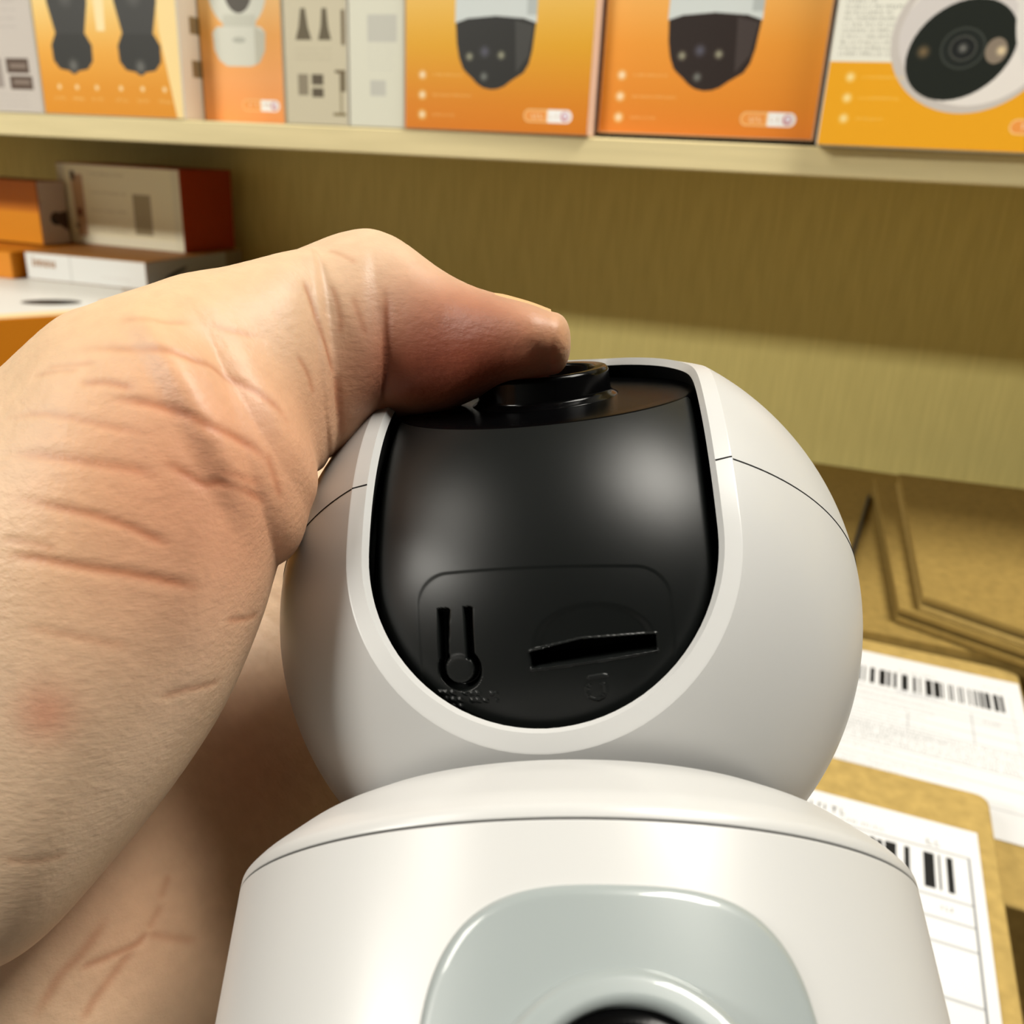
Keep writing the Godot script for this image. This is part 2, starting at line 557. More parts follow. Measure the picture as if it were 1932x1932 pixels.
func build_shelf_boxes() -> void:
	var y := 0.0150
	var g := "product boxes on the shelf"
	# each: left and right edge of the front face, its distance, height, depth
	# 1 white box, grey print
	var p := Print.new(150, 150, 3, Color(0.80, 0.77, 0.74))
	p.rect(117, 29, 141, 40, Color(0.36, 0.29, 0.24))
	p.rect(119, 17, 143, 27, Color(0.36, 0.29, 0.24))
	p.rect(121, 33, 138, 36, Color(0.55, 0.49, 0.44))
	p.rect(123, 21, 140, 24, Color(0.55, 0.49, 0.44))
	p.rect(98, 18, 112, 40, Color(0.62, 0.58, 0.55))
	for k in 6: p.strokes(60, 62 + 6 * k, 135, 1.6, Color(0.68, 0.65, 0.63))
	for k in 3: p.strokes(60, 4 + 4 * k, 138, 1.3, Color(0.7, 0.67, 0.65))
	var o := thing("product_box", "off-white product box with grey printing, at the far left end of the shelf", "box", W(-0.7125, y, -0.614 - 0.05), 0, g)
	carton(o, Vector3(0.15, 0.15, 0.1), mats.paper, print_mat(p))
	# 2 twin pack with two dark cameras
	p = Print.new(138, 150, 4, OR_MID)
	p.grad([[0, Color(0.89, 0.58, 0.12)], [20, Color(0.90, 0.60, 0.15)], [45, Color(0.94, 0.68, 0.26)], [85, Color(0.98, 0.86, 0.56)], [150, Color(0.99, 0.93, 0.75)]])
	p.poly([Vector2(138, 0), Vector2(132, 0), Vector2(121, 60), Vector2(124, 150), Vector2(138, 150)], Color(0.99, 0.88, 0.62))
	p.poly([Vector2(62, 60), Vector2(70, 60), Vector2(74, 150), Vector2(60, 150)], Color(0.99, 0.91, 0.70))
	for c in [35.0, 101.0]:
		p.poly([Vector2(c - 21, 150), Vector2(c - 20, 80), Vector2(c - 14.5, 58), Vector2(c + 14.5, 58), Vector2(c + 20, 80), Vector2(c + 21, 150)], Color(0.23, 0.23, 0.22))
		p.soft(c - 1, 84, 9, Color(0.36, 0.36, 0.35), Color(0.23, 0.23, 0.22))
		p.poly([Vector2(c - 15, 58), Vector2(c - 20, 50), Vector2(c - 19.5, 39), Vector2(c - 14, 33), Vector2(c, 31), Vector2(c + 14, 33), Vector2(c + 20, 39), Vector2(c + 20.5, 50), Vector2(c + 15, 58)], Color(0.19, 0.19, 0.18))
		p.soft(c, 35.5, 6, Color(0.45, 0.45, 0.43), Color(0.19, 0.19, 0.18))
	for x in [18, 36, 56, 80, 101, 122]:
		p.soft(x, 20, 2.6, Color(1, 0.93, 0.8), Color(0.90, 0.62, 0.18))
		p.strokes(x - 6, 10.5, x + 6, 2.0, Color(0.97, 0.82, 0.55))
	var sp := Print.new(100, 150, 3, Color(0.82, 0.77, 0.70))
	for k in 3: sp.rect(12, 30 + 30 * k, 50, 42 + 30 * k, Color(0.5, 0.42, 0.3))
	o = thing("product_box", "yellow-orange twin pack box with two dark cameras pictured side by side", "box", W(-0.5675, y, -0.614 - 0.05), 0, g)
	carton(o, Vector3(0.138, 0.15, 0.1), mats.paper, print_mat(p), print_mat(sp))
	# 3 peach box with a white camera
	p = Print.new(74, 150, 4, OR_MID)
	p.grad([[0, Color(0.96, 0.62, 0.33)], [30, Color(0.98, 0.68, 0.40)], [60, Color(0.96, 0.68, 0.34)], [100, Color(0.98, 0.83, 0.58)], [150, Color(0.99, 0.9, 0.75)]])
	var wc := Color(0.86, 0.87, 0.82)
	p.ell(36, 90, 26, 26, wc)
	p.rect(22, 60, 52, 74, Color(0.80, 0.81, 0.76))
	p.poly([Vector2(12, 62), Vector2(16, 66), Vector2(56, 66), Vector2(60, 62), Vector2(59, 50), Vector2(54, 42), Vector2(46, 39), Vector2(24, 39), Vector2(17, 43), Vector2(13, 50)], wc)
	p.poly([Vector2(50, 66), Vector2(60, 62), Vector2(59, 50), Vector2(54, 42), Vector2(50, 40)], Color(0.78, 0.78, 0.72))
	p.ell(36, 57, 6, 2, Color(0.72, 0.73, 0.69))
	p.ell(37, 92, 13, 17, Color(0.33, 0.31, 0.28))
	pill(p, 53, 12)
	o = thing("product_box", "narrow peach orange box picturing a white camera, set back beside the twin pack", "box", W(-0.4600, y, -0.636 - 0.05), 0, g)
	carton(o, Vector3(0.074, 0.15, 0.1), mats.paper, print_mat(p))
	# 4 beige back face with icons
	p = Print.new(52, 150, 4, Color(0.80, 0.77, 0.67))
	for q in [[16, 65, 1.0], [34, 65, 0.8]]:
		p.poly([Vector2(q[0] - 7 * q[2], 55), Vector2(q[0] - 4 * q[2], 63), Vector2(q[0] - 2, 75), Vector2(q[0] + 2, 75), Vector2(q[0] + 4 * q[2], 63), Vector2(q[0] + 7 * q[2], 55)], Color(0.38, 0.34, 0.25))
	p.rect(48, 52, 51, 74, Color(0.42, 0.36, 0.25))
	p.rect(10, 19, 19, 33, Color(0.55, 0.51, 0.43))
	p.rect(22, 26, 32, 33, Color(0.36, 0.32, 0.25))
	p.rect(22, 18, 32, 24, Color(0.36, 0.32, 0.25))
	p.rect(42, 34, 51, 36, Color(0.42, 0.36, 0.25))
	p.rect(46, 22, 51, 34, Color(0.45, 0.4, 0.3))
	p.rect(46, 8, 48, 22, Color(0.6, 0.56, 0.45))
	p.rect(40, 6, 51, 8, Color(0.5, 0.44, 0.3))
	for k in 3: p.strokes(8, 42 + 3.4 * k, 40, 1.2, Color(0.68, 0.65, 0.56))
	o = thing("product_box", "beige box face printed with small dark icons, between peach box and white box", "box", W(-0.382, y, -0.615 - 0.05), 0, g)
	carton(o, Vector3(0.051, 0.15, 0.1), mats.paper, print_mat(p))
	# 5 plain white face
	p = Print.new(45, 150, 4, Color(0.87, 0.87, 0.80))
	p.rect(15, 54, 39, 71, Color(0.78, 0.78, 0.74))
	for k in 6: p.strokes(15, 36 + 3 * k, 37, 1.4, Color(0.79, 0.79, 0.75))
	p.rect(17, 20, 30, 30, Color(0.77, 0.77, 0.73))
	for k in 8: p.strokes(15, 80 + 3.2 * k, 40, 1.4, Color(0.8, 0.8, 0.76))
	o = thing("product_box", "plain white box face with faint grey printing, left of the dark dome camera boxes", "box", W(-0.3335, y, -0.615 - 0.05), 0, g)
	carton(o, Vector3(0.044, 0.15, 0.1), mats.paper, print_mat(p))
	# 6, 7 two boxes with the same print
	var edge_paper := mat(Color(0.86, 0.74, 0.66), 0.6, 0.4)
	o = thing("product_box", "bright orange box picturing a white and black dome camera, left of the matching two", "box", W(-0.2430, y, -0.612 - 0.055), deg_to_rad(-1.0), g)
	carton(o, Vector3(0.134, 0.15, 0.11), edge_paper, ptz_print(134, 66, DARK, false))
	o = thing("product_box", "darker orange box picturing the same dome camera, right of the matching two", "box", W(-0.1040, y + 0.0028, -0.620 - 0.055), deg_to_rad(-1.5), g)
	carton(o, Vector3(0.137, 0.15, 0.11), edge_paper, ptz_print(137, 69, Color(0.17, 0.13, 0.12), true))
	var shade_slab := put("under_box_shade", chamfer_box(Vector3(0.128, 0.0030, 0.098), 0.0003), o, mats.black)  # added dark slab, stands in for the shadow gap below the box
	shade_slab.position = Vector3(0, -0.0014, -0.004)
	# 8 yellow box, white ball camera, white text panel
	p = Print.new(190, 150, 4, Color(0.94, 0.67, 0.13))
	p.rect(0, 44.5, 190, 150, Color(0.93, 0.93, 0.89))
	var grey := Color(0.5, 0.5, 0.46)
	for k in 22:
		var x1: float = [34, 40, 37, 60, 58, 36, 31, 27, 35, 18, 22, 47, 25][k % 13]
		p.strokes(4, 47.5 + 3.0 * k, 4 + x1, 1.7, grey)
	p.ell(73, 57, 42, 38, Color(0.80, 0.78, 0.76))
	p.ell(75, 59, 39, 36, Color(0.92, 0.90, 0.88))
	p.ell(66, 58, 31, 28, Color(0.85, 0.83, 0.82))
	var dk := []
	for k in 40:
		var t := TAU * k / 40
		var v := Vector2(cos(t) * 29, sin(t) * 24).rotated(0.6)
		dk.append(Vector2(68, 51) + v)
	p.poly(dk, Color(0.12, 0.14, 0.12))
	p.ell(69, 52, 11.5, 10.5, Color(0.24, 0.26, 0.24))
	p.ell(69, 52, 10.5, 9.5, Color(0.13, 0.15, 0.14))
	p.ell(69, 52, 7, 6.4, Color(0.28, 0.29, 0.27))
	p.ell(69, 52, 6, 5.4, Color(0.12, 0.13, 0.13))
	p.soft(69, 52, 3, Color(0.5, 0.5, 0.48), Color(0.12, 0.13, 0.13))
	p.soft(49, 50, 4, Color(0.5, 0.42, 0.3), Color(0.14, 0.15, 0.13))
	p.ell(86, 51, 5.5, 6.5, Color(0.55, 0.5, 0.44))
	p.soft(88.5, 51, 3, Color(0.95, 0.87, 0.7), Color(0.55, 0.5, 0.44))
	p.ell(128, 75, 36, 48, Color(0.90, 0.89, 0.87))
	p.ell(131, 75, 32, 44, Color(0.94, 0.93, 0.91))
	for k in 3:
		p.soft(12.5, 36.5 - 11 * k, 3.2, Color(1, 0.92, 0.7), Color(0.94, 0.68, 0.15))
		p.strokes(19, 36 - 11 * k, 19 + [24, 22, 15][k], 1.3, Color(0.98, 0.84, 0.5))
	pill(p, 118, 13)
	o = thing("product_box", "yellow and white box picturing a white ball camera, at the right end of the shelf", "box", W(0.0605, y, -0.604 - 0.05), deg_to_rad(0.6), g)
	carton(o, Vector3(0.19, 0.15, 0.1), mats.paper, print_mat(p))

# ------------------------------------------------------------------ boxes left of the hand
func build_lower_boxes() -> void:
	var g := "boxes stacked on the counter"
	# A: large orange box turned away, its right side towards us
	var u := Vector3(0.49, 0, -0.872)
	var v := Vector3(-0.872, 0, -0.49)
	var p0 := Vector3(-0.641, 0, -0.470)
	var ctr := p0 + u * 0.17 + v * 0.2
	var ang := atan2(v.z, -v.x)
	var top := Print.new(400, 340, 2, Color(0.90, 0.90, 0.88))
	top.poly([Vector2(400, 340), Vector2(400, 128), Vector2(340, 150), Vector2(330, 340)], Color(0.92, 0.64, 0.25))
	top.rect(380, 0, 400, 340, Color(0.96, 0.86, 0.66))
	top.poly([Vector2(200, 210), Vector2(390, 160), Vector2(390, 178), Vector2(205, 228)], Color(0.80, 0.76, 0.70))
	var ov := []
	for k in 32: ov.append(Vector2(335, 112) + Vector2(cos(TAU * k / 32) * 24, sin(TAU * k / 32) * 15).rotated(1.1))
	top.poly(ov, Color(0.1, 0.09, 0.08))
	var o := thing("product_box", "large orange box with a white top and black oval, under the small stack", "box", W(ctr.x, -0.34, ctr.z), ang, g)
	carton(o, Vector3(0.4, 0.205, 0.34), mats.paper_orange, null, mats.paper_orange, print_mat(top))
	# B: flat white box, brown top, dark arc on its side
	var yA := -0.1345
	var fp := Print.new(140, 26.5, 5, Color(0.88, 0.88, 0.87))
	fp.strokes(88, 8, 122, 1.2, Color(0.72, 0.66, 0.64))
	fp.rect(52, 0, 54, 26.5, Color(0.8, 0.8, 0.79))
	var sd := Print.new(160, 26.5, 5, Color(0.62, 0.62, 0.62))
	sd.poly([Vector2(22, 5), Vector2(30, 11), Vector2(44, 15), Vector2(62, 18), Vector2(58, 14), Vector2(40, 10), Vector2(32, 6)], Color(0.1, 0.12, 0.14))
	sd.rect(130, 0, 160, 26.5, Color(0.5, 0.46, 0.4))
	o = thing("product_box", "flat white box with brown top and a dark arc on its grey end", "box", W(-0.7005, yA, -0.694 - 0.08), deg_to_rad(3.5), g)
	carton(o, Vector3(0.14, 0.0265, 0.16), mat(Color(0.62, 0.42, 0.2), 0.6), print_mat(fp), print_mat(sd))
	var tm := TextMesh.new()
	var fnt := SystemFont.new()
	fnt.font_names = PackedStringArray(["Droid Sans"])
	fnt.font_weight = 700
	tm.font = fnt
	tm.text = "imou"
	tm.font_size = 64
	tm.pixel_size = 0.00018
	tm.depth = 0.0002
	var lt := put("lettering", tm, o, mat(Color(0.66, 0.50, 0.36), 0.5))
	lt.position = Vector3(-0.048, 0.017, 0.0806)
	# E: orange box at the far left
	var ep := Print.new(140, 25.5, 5, Color(0.85, 0.53, 0.12))
	ep.strokes(80, 12, 116, 4, Color(0.92, 0.66, 0.42))
	o = thing("product_box", "flat orange box lying left of the flat white box", "box", W(-0.8475, yA, -0.675 - 0.07), deg_to_rad(4), g)
	carton(o, Vector3(0.14, 0.0255, 0.14), mats.paper_orange, print_mat(ep))
	# C: orange box with grey side standing on it
	var cp := Print.new(140, 64, 4, Color(0.9, 0.58, 0.1))
	cp.grad([[0, Color(0.91, 0.60, 0.08)], [32, Color(0.90, 0.58, 0.08)], [34, Color(0.80, 0.47, 0.07)], [64, Color(0.72, 0.40, 0.06)]])
	var cs := Print.new(36, 64, 4, Color(0.74, 0.68, 0.66))
	cs.ell(20, 26, 8, 7, Color(0.1, 0.08, 0.06))
	cs.poly([Vector2(14, 30), Vector2(36, 34), Vector2(36, 12), Vector2(22, 20)], Color(0.28, 0.2, 0.16))
	o = thing("product_box", "upright orange box with a grey side, behind the standing white box", "box", W(-0.861, yA + 0.0268, -0.739 - 0.018), 0, g)
	carton(o, Vector3(0.14, 0.063, 0.036), mat(Color(0.5, 0.26, 0.08), 0.6), print_mat(cp), print_mat(cs))
	# D: white box with dark red side
	var dp := Print.new(158, 80, 4, Color(0.94, 0.91, 0.79))
	dp.rect(0, 0, 158, 9, Color(0.92, 0.90, 0.80))
	dp.rect(0, 0, 9, 80, Color(0.86, 0.83, 0.73))
	dp.rect(148, 0, 158, 80, Color(0.9, 0.88, 0.78))
	dp.poly([Vector2(17, 70), Vector2(33, 70), Vector2(33, 8), Vector2(20, 8)], Color(0.74, 0.60, 0.47))
	dp.rect(17, 64, 23, 73, Color(0.36, 0.28, 0.2))
	dp.rect(22, 28, 28, 36, Color(0.42, 0.22, 0.14))
	dp.ell(20, 18, 3, 2, Color(0.45, 0.36, 0.25))
	for k in [70, 52, 34, 14]: dp.strokes(42, k, 88, 2.2, Color(0.62, 0.56, 0.42))
	dp.rect(97, 14, 120, 54, Color(0.66, 0.61, 0.48))
	o = thing("product_box", "standing white box with a dark red side, topmost of the stack", "box", W(-0.724, yA + 0.0268, -0.779 - 0.041), 0, g)
	carton(o, Vector3(0.158, 0.081, 0.082), mats.paper_red, print_mat(dp), mats.paper_red)

# ------------------------------------------------------------------ parcels at the lower right
func label_print(second: bool) -> StandardMaterial3D:
	var p := Print.new(100, 150, 6, Color(0.82, 0.825, 0.83))
	var k := Color(0.07, 0.08, 0.09)
	var g := Color(0.42, 0.43, 0.44)
	p.rng.seed = 31 if second else 19
	if second:
		p.strokes(28, 138, 50, 4.2, Color(0.3, 0.3, 0.3))
		p.strokes(46, 134.5, 64, 1.8, g)
		p.strokes(80, 134, 88, 3.4, Color(0.35, 0.35, 0.36))
		p.rect(6, 131.5, 96, 132.2, g)
		p.rect(95.2, 0, 96.0, 132, g)
		p.bars(8, 113, 64, 128.5, k, 0.55)
		for q in [[58, 60], [64, 68.4], [71.4, 73.4], [78.5, 82.5], [84, 84.7], [87, 89.4]]: p.rect(q[0], 108.5 if q[0] > 75 else 110, q[1], 129, k)
		for y in [104, 92.5, 80.5, 56, 30]: p.rect(6, y, 95.2, y + 1.2, Color(0.62, 0.63, 0.64))
		p.strokes(84, 98, 89, 2.4, g)
		p.strokes(60, 85, 77, 4.4, k)
		for y in [72, 68, 64, 46, 42, 22, 16]: p.strokes(8, y, 72, 2.0, g)
		p.rect(79, 59, 92, 79, Color(0.82, 0.825, 0.83))
	else:
		p.strokes(36, 134, 56, 2.0, g)
		p.bars(5, 113, 90, 131, k, 0.85)
		p.rect(34, 108.5, 58, 112.5, Color(0.80, 0.81, 0.82))
		p.strokes(35, 109.3, 57, 2.4, Color(0.5, 0.5, 0.52))
		p.strokes(80, 137.5, 90, 1.4, g)
		for y in [106, 100, 95, 84, 74, 52, 40, 22]: p.rect(3, y, 96, y + 0.6, Color(0.62, 0.63, 0.64))
		p.rect(72, 74, 72.7, 104, Color(0.62, 0.63, 0.64))
		p.rect(40, 74, 40.6, 90, Color(0.62, 0.63, 0.64))
		p.rect(93, 60, 93.7, 130, Color(0.72, 0.73, 0.74))
		p.strokes(78, 97, 88, 2.4, Color(0.5, 0.5, 0.5))
		for y in [108, 100, 92, 88, 80, 77, 70, 67, 64, 60, 57, 48, 45, 36, 33, 30, 18, 14]:
			p.strokes(5, y, 30 + p.rng.randf() * 38, 1.5, Color(0.5, 0.51, 0.52))
		for y in [70, 66, 62, 58, 54]: p.strokes(5, y, 92, 1.9, Color(0.45, 0.46, 0.47))
	return print_mat(p, 0.5)

func parcel(label: String, cx: float, cz: float, w: float, d: float, y0: float, y1: float, turn: float, m: Material, group := "", category := "parcel", called := "parcel") -> Node3D:
	var o := thing(called, label, category, W(cx, y0, cz), deg_to_rad(turn), group)
	var b := put("box_body", rounded_box(Vector3(w, y1 - y0, d), 0.006, 0.0015), o, m)
	b.position.y = (y1 - y0) / 2
	return o

# box with rounded upright corners and slightly eased rims
func rounded_box(size: Vector3, r: float, e: float) -> ArrayMesh:
	var ring := []
	for c in 4:
		var sx := 1.0 if c == 0 or c == 3 else -1.0
		var sz := 1.0 if c < 2 else -1.0
		for k in 6:
			var a := PI / 2 * (c + k / 5.0)
			ring.append([Vector3(sx * (size.x / 2 - r), 0, sz * (size.z / 2 - r)), Vector3(cos(a), 0, sin(a))])
	var h := size.y / 2
	var prof := [[-e, h, 0.0, 1.0], [-e * 0.3, h - e * 0.3, 0.7, 0.7], [0.0, h - e, 1.0, 0.0], [0.0, -h + e, 1.0, 0.0], [-e * 0.3, -h + e * 0.3, 0.7, -0.7], [-e, -h, 0.0, -1.0]]
	var V := PackedVector3Array()
	var N := PackedVector3Array()
	var I := PackedInt32Array()
	for q in prof:
		for k in ring:
			V.append(k[0] + k[1] * (r + q[0]) + Vector3(0, q[1], 0))
			N.append((k[1] * q[2] + Vector3(0, q[3], 0)).normalized())
	for j in prof.size() - 1:
		for i in 24:
			var a := j * 24 + i
			var b := j * 24 + (i + 1) % 24
			I.append_array(PackedInt32Array([a, b, a + 24, b, b + 24, a + 24]))
	for s in [0, 1]:
		var base: int = 0 if s == 0 else (prof.size() - 1) * 24
		var c := V.size()
		V.append(Vector3(0, h if s == 0 else -h, 0))
		N.append(Vector3.UP if s == 0 else Vector3.DOWN)
		for i in 24:
			var a := base + i
			var b := base + (i + 1) % 24
			I.append_array(PackedInt32Array([c, b, a] if s == 0 else [c, a, b]))
	# wind every face by its normals
	for t in range(0, I.size(), 3):
		var n := (V[I[t + 1]] - V[I[t]]).cross(V[I[t + 2]] - V[I[t]])
		if n.dot(N[I[t]] + N[I[t + 1]] + N[I[t + 2]]) > 0:
			var k := I[t + 1]
			I[t + 1] = I[t + 2]
			I[t + 2] = k
	return arr_mesh(V, N, I)

# upright prism over a four-sided outline (x, z), with eased rims
func prism(pts: Array, y0: float, y1: float, c: float) -> ArrayMesh:
	var st := SurfaceTool.new()
	st.begin(Mesh.PRIMITIVE_TRIANGLES)
	var mid := Vector2.ZERO
	for p in pts: mid += p / 4.0
	var ins := []
	for p in pts: ins.append((p as Vector2) + (mid - p).normalized() * c)
	for k in 4:
		var a: Vector2 = pts[k]
		var b: Vector2 = pts[(k + 1) % 4]
		var ai: Vector2 = ins[k]
		var bi: Vector2 = ins[(k + 1) % 4]
		var n2 := (b - a).orthogonal().normalized()
		if n2.dot(a - mid) < 0: n2 = -n2
		var n := Vector3(n2.x, 0, n2.y)
		quad(st, Vector3(a.x, y0 + c, a.y), Vector3(b.x, y0 + c, b.y), Vector3(b.x, y1 - c, b.y), Vector3(a.x, y1 - c, a.y), n)
		quad(st, Vector3(a.x, y1 - c, a.y), Vector3(b.x, y1 - c, b.y), Vector3(bi.x, y1, bi.y), Vector3(ai.x, y1, ai.y), (n + Vector3.UP).normalized())
		quad(st, Vector3(a.x, y0 + c, a.y), Vector3(b.x, y0 + c, b.y), Vector3(bi.x, y0, bi.y), Vector3(ai.x, y0, ai.y), (n + Vector3.DOWN).normalized())
	for s in [[y1, 1.0], [y0, -1.0]]:
		quad(st, Vector3(ins[0].x, s[0], ins[0].y), Vector3(ins[1].x, s[0], ins[1].y), Vector3(ins[2].x, s[0], ins[2].y), Vector3(ins[3].x, s[0], ins[3].y), Vector3(0, s[1], 0))
	return st.commit()

func build_parcels() -> void:
	var g := "cardboard parcels on the counter"
	# broad carton against the back panel
	var o := parcel("wide brown cardboard carton lying against the back panel, under folded cartons", 0.1, -0.7155, 0.56, 0.344, -0.34, -0.2625, 0, mats.kraft, g, "carton", "carton")
	# folded cartons, two leaves, lying on it
	for q in [[Vector2(0.048, -0.827), Vector2(0.062, -0.560), Vector2(0.40, -0.425), Vector2(0.40, -0.845), -0.2615, "lower of two folded cardboard cartons, its edge showing beyond the upper one"], [Vector2(0.066, -0.811), Vector2(0.0735, -0.558), Vector2(0.40, -0.42), Vector2(0.40, -0.84), -0.2500, "upper folded cardboard carton with a worn front edge"]]:
		var e := thing("folded_carton", q[5], "carton", W(q[0].x, q[4], q[1].y), 0, "folded cartons")
		var c0 := Vector2(q[0].x, q[1].y)
		var up: bool = q[4] < -0.255
		var pl := []
		for k in 4: pl.append((q[k] as Vector2) - c0)
		var a := put("panel", prism(pl, 0.0, 0.0042, 0.0006), e, mats.kraft_light if not up else mats.kraft)
		var inner := []
		for k in 4: inner.append(pl[k] + ((pl[(k + 2) % 4] as Vector2) - pl[k]).normalized() * 0.007)
		put("shaded_fluting", prism(inner, 0.0040, 0.0068, 0.0002), e, mat(Color(0.30, 0.22, 0.12), 0.9, 0.2))  # filler coloured dark to paint the shadow line between the panels
		put("panel", prism(pl, 0.0066, 0.0112, 0.0008), e, mats.kraft)
	# cord between the cartons
	var pts := []
	for k in 14:
		var t := k / 13.0
		pts.append(W(lerpf(0.0455, 0.030, t), -0.2600 - 0.0002 * sin(t * PI), lerpf(-0.80, -0.60, t)))
	var cord := put("cord", tube(pts, 0.0016, 8), self, mat(Color(0.11, 0.1, 0.13), 0.5))
	tag(cord, "thin dark blue cord lying beside the folded cartons", "cord")
	# parcel with the first label
	o = parcel("brown cardboard parcel with a wide-barcode shipping label, further back of the two", 0.028, -0.438, 0.2, 0.207, -0.34, -0.268, -1.5, mats.kraft_light, g)
	var l := put("shipping_label", sheet(0.1, 0.15, 0.0003), o, label_print(false))
	l.rotation.x = -PI / 2
	l.position = Vector3(0.0763 - 0.028, 0.072 + 0.0005, -0.4495 + 0.438)
	l.rotation.y = 0
	tag(l, "white shipping label with barcode and dense table")
	# parcel with the second label on top of it
	o = parcel("brown cardboard parcel with a bold-barcode shipping label, nearest the white camera", -0.0145, -0.267, 0.216, 0.2356, -0.2675, -0.2535, -1.0, mats.kraft_light, g)
	l = put("shipping_label", sheet(0.1, 0.15, 0.0003), o, label_print(true))
	l.rotation.x = -PI / 2
	l.position = Vector3(0.0363 + 0.0145, 0.014 + 0.0005, -0.2796 + 0.267)
	tag(l, "white shipping label with bold barcode")

# ------------------------------------------------------------------ the camera held in the hand
const HO := Vector3(-0.02593701, -0.05190245, -0.0949002)
const UP_ := Vector3(-0.30476061, 0.54522352, -0.78093039)

func polar_shell(contour: Array, R: float, c: Vector3, rings: int) -> ArrayMesh:
	# sphere of radius R from a closed contour on it round to the point opposite c
	var rows := []
	var norms := []
	var t0 := 0.0
	for j in rings + 1:
		var row := PackedVector3Array()
		var nr := PackedVector3Array()
		for p in contour:
			var a: Vector3 = (p as Vector3).normalized()
			var th := c.angle_to(a)
			var tang := (a - c * c.dot(a)).normalized()
			var t := float(j) / rings
			var g := lerpf(th, PI - 0.004, t)
			var d := c * cos(g) + tang * sin(g)
			row.append(d * R)
			nr.append(d)
		rows.append(row)
		norms.append(nr)
	return grid_mesh(rows, true, false, norms)

func slot_outline(hw: float, bottom: float, top: float, n: int) -> Array:
	# U-shaped outline in (across, up), counterclockwise from the upper right corner
	var pts := []
	var cy := bottom + hw
	var k1 := hw / 18.6
	var dt := top - 32.3
	# bottom arc from right to left
	var raw := []
	for k in 41:
		var a := -PI * k / 40.0
		raw.append(Vector2(hw * cos(a), cy + hw * sin(a)))
	# up the left side, over the top and down the right side
	var half := [[18.6, 2.0], [18.6, 10.0], [18.6, 17.5], [18.1, 21.5], [16.5, 24.7], [13.5, 27.9], [9.6, 30.35], [5.5, 31.75], [0.0, 32.3]]
	var over := []
	for q in half: over.append([-q[0] * k1, q[1] + dt])
	for k in range(half.size() - 2, -1, -1): over.append([half[k][0] * k1, half[k][1] + dt])
	for q in catmull(over, 5): raw.append(Vector2(q[0], q[1]))
	# resample evenly
	var per := 0.0
	for i in raw.size(): per += (raw[i] as Vector2).distance_to(raw[(i + 1) % raw.size()])
	var step := per / n
	var acc := 0.0
	for i in raw.size():
		var a: Vector2 = raw[i]
		var b: Vector2 = raw[(i + 1) % raw.size()]
		var l := a.distance_to(b)
		while acc < l and pts.size() < n:
			pts.append(a.lerp(b, acc / l))
			acc += step
		acc -= l
	return pts

func on_sphere(q: Vector2, R: float) -> Vector3:
	return Vector3(q.x, q.y, sqrt(maxf(R * R - q.x * q.x - q.y * q.y, 0.0)))

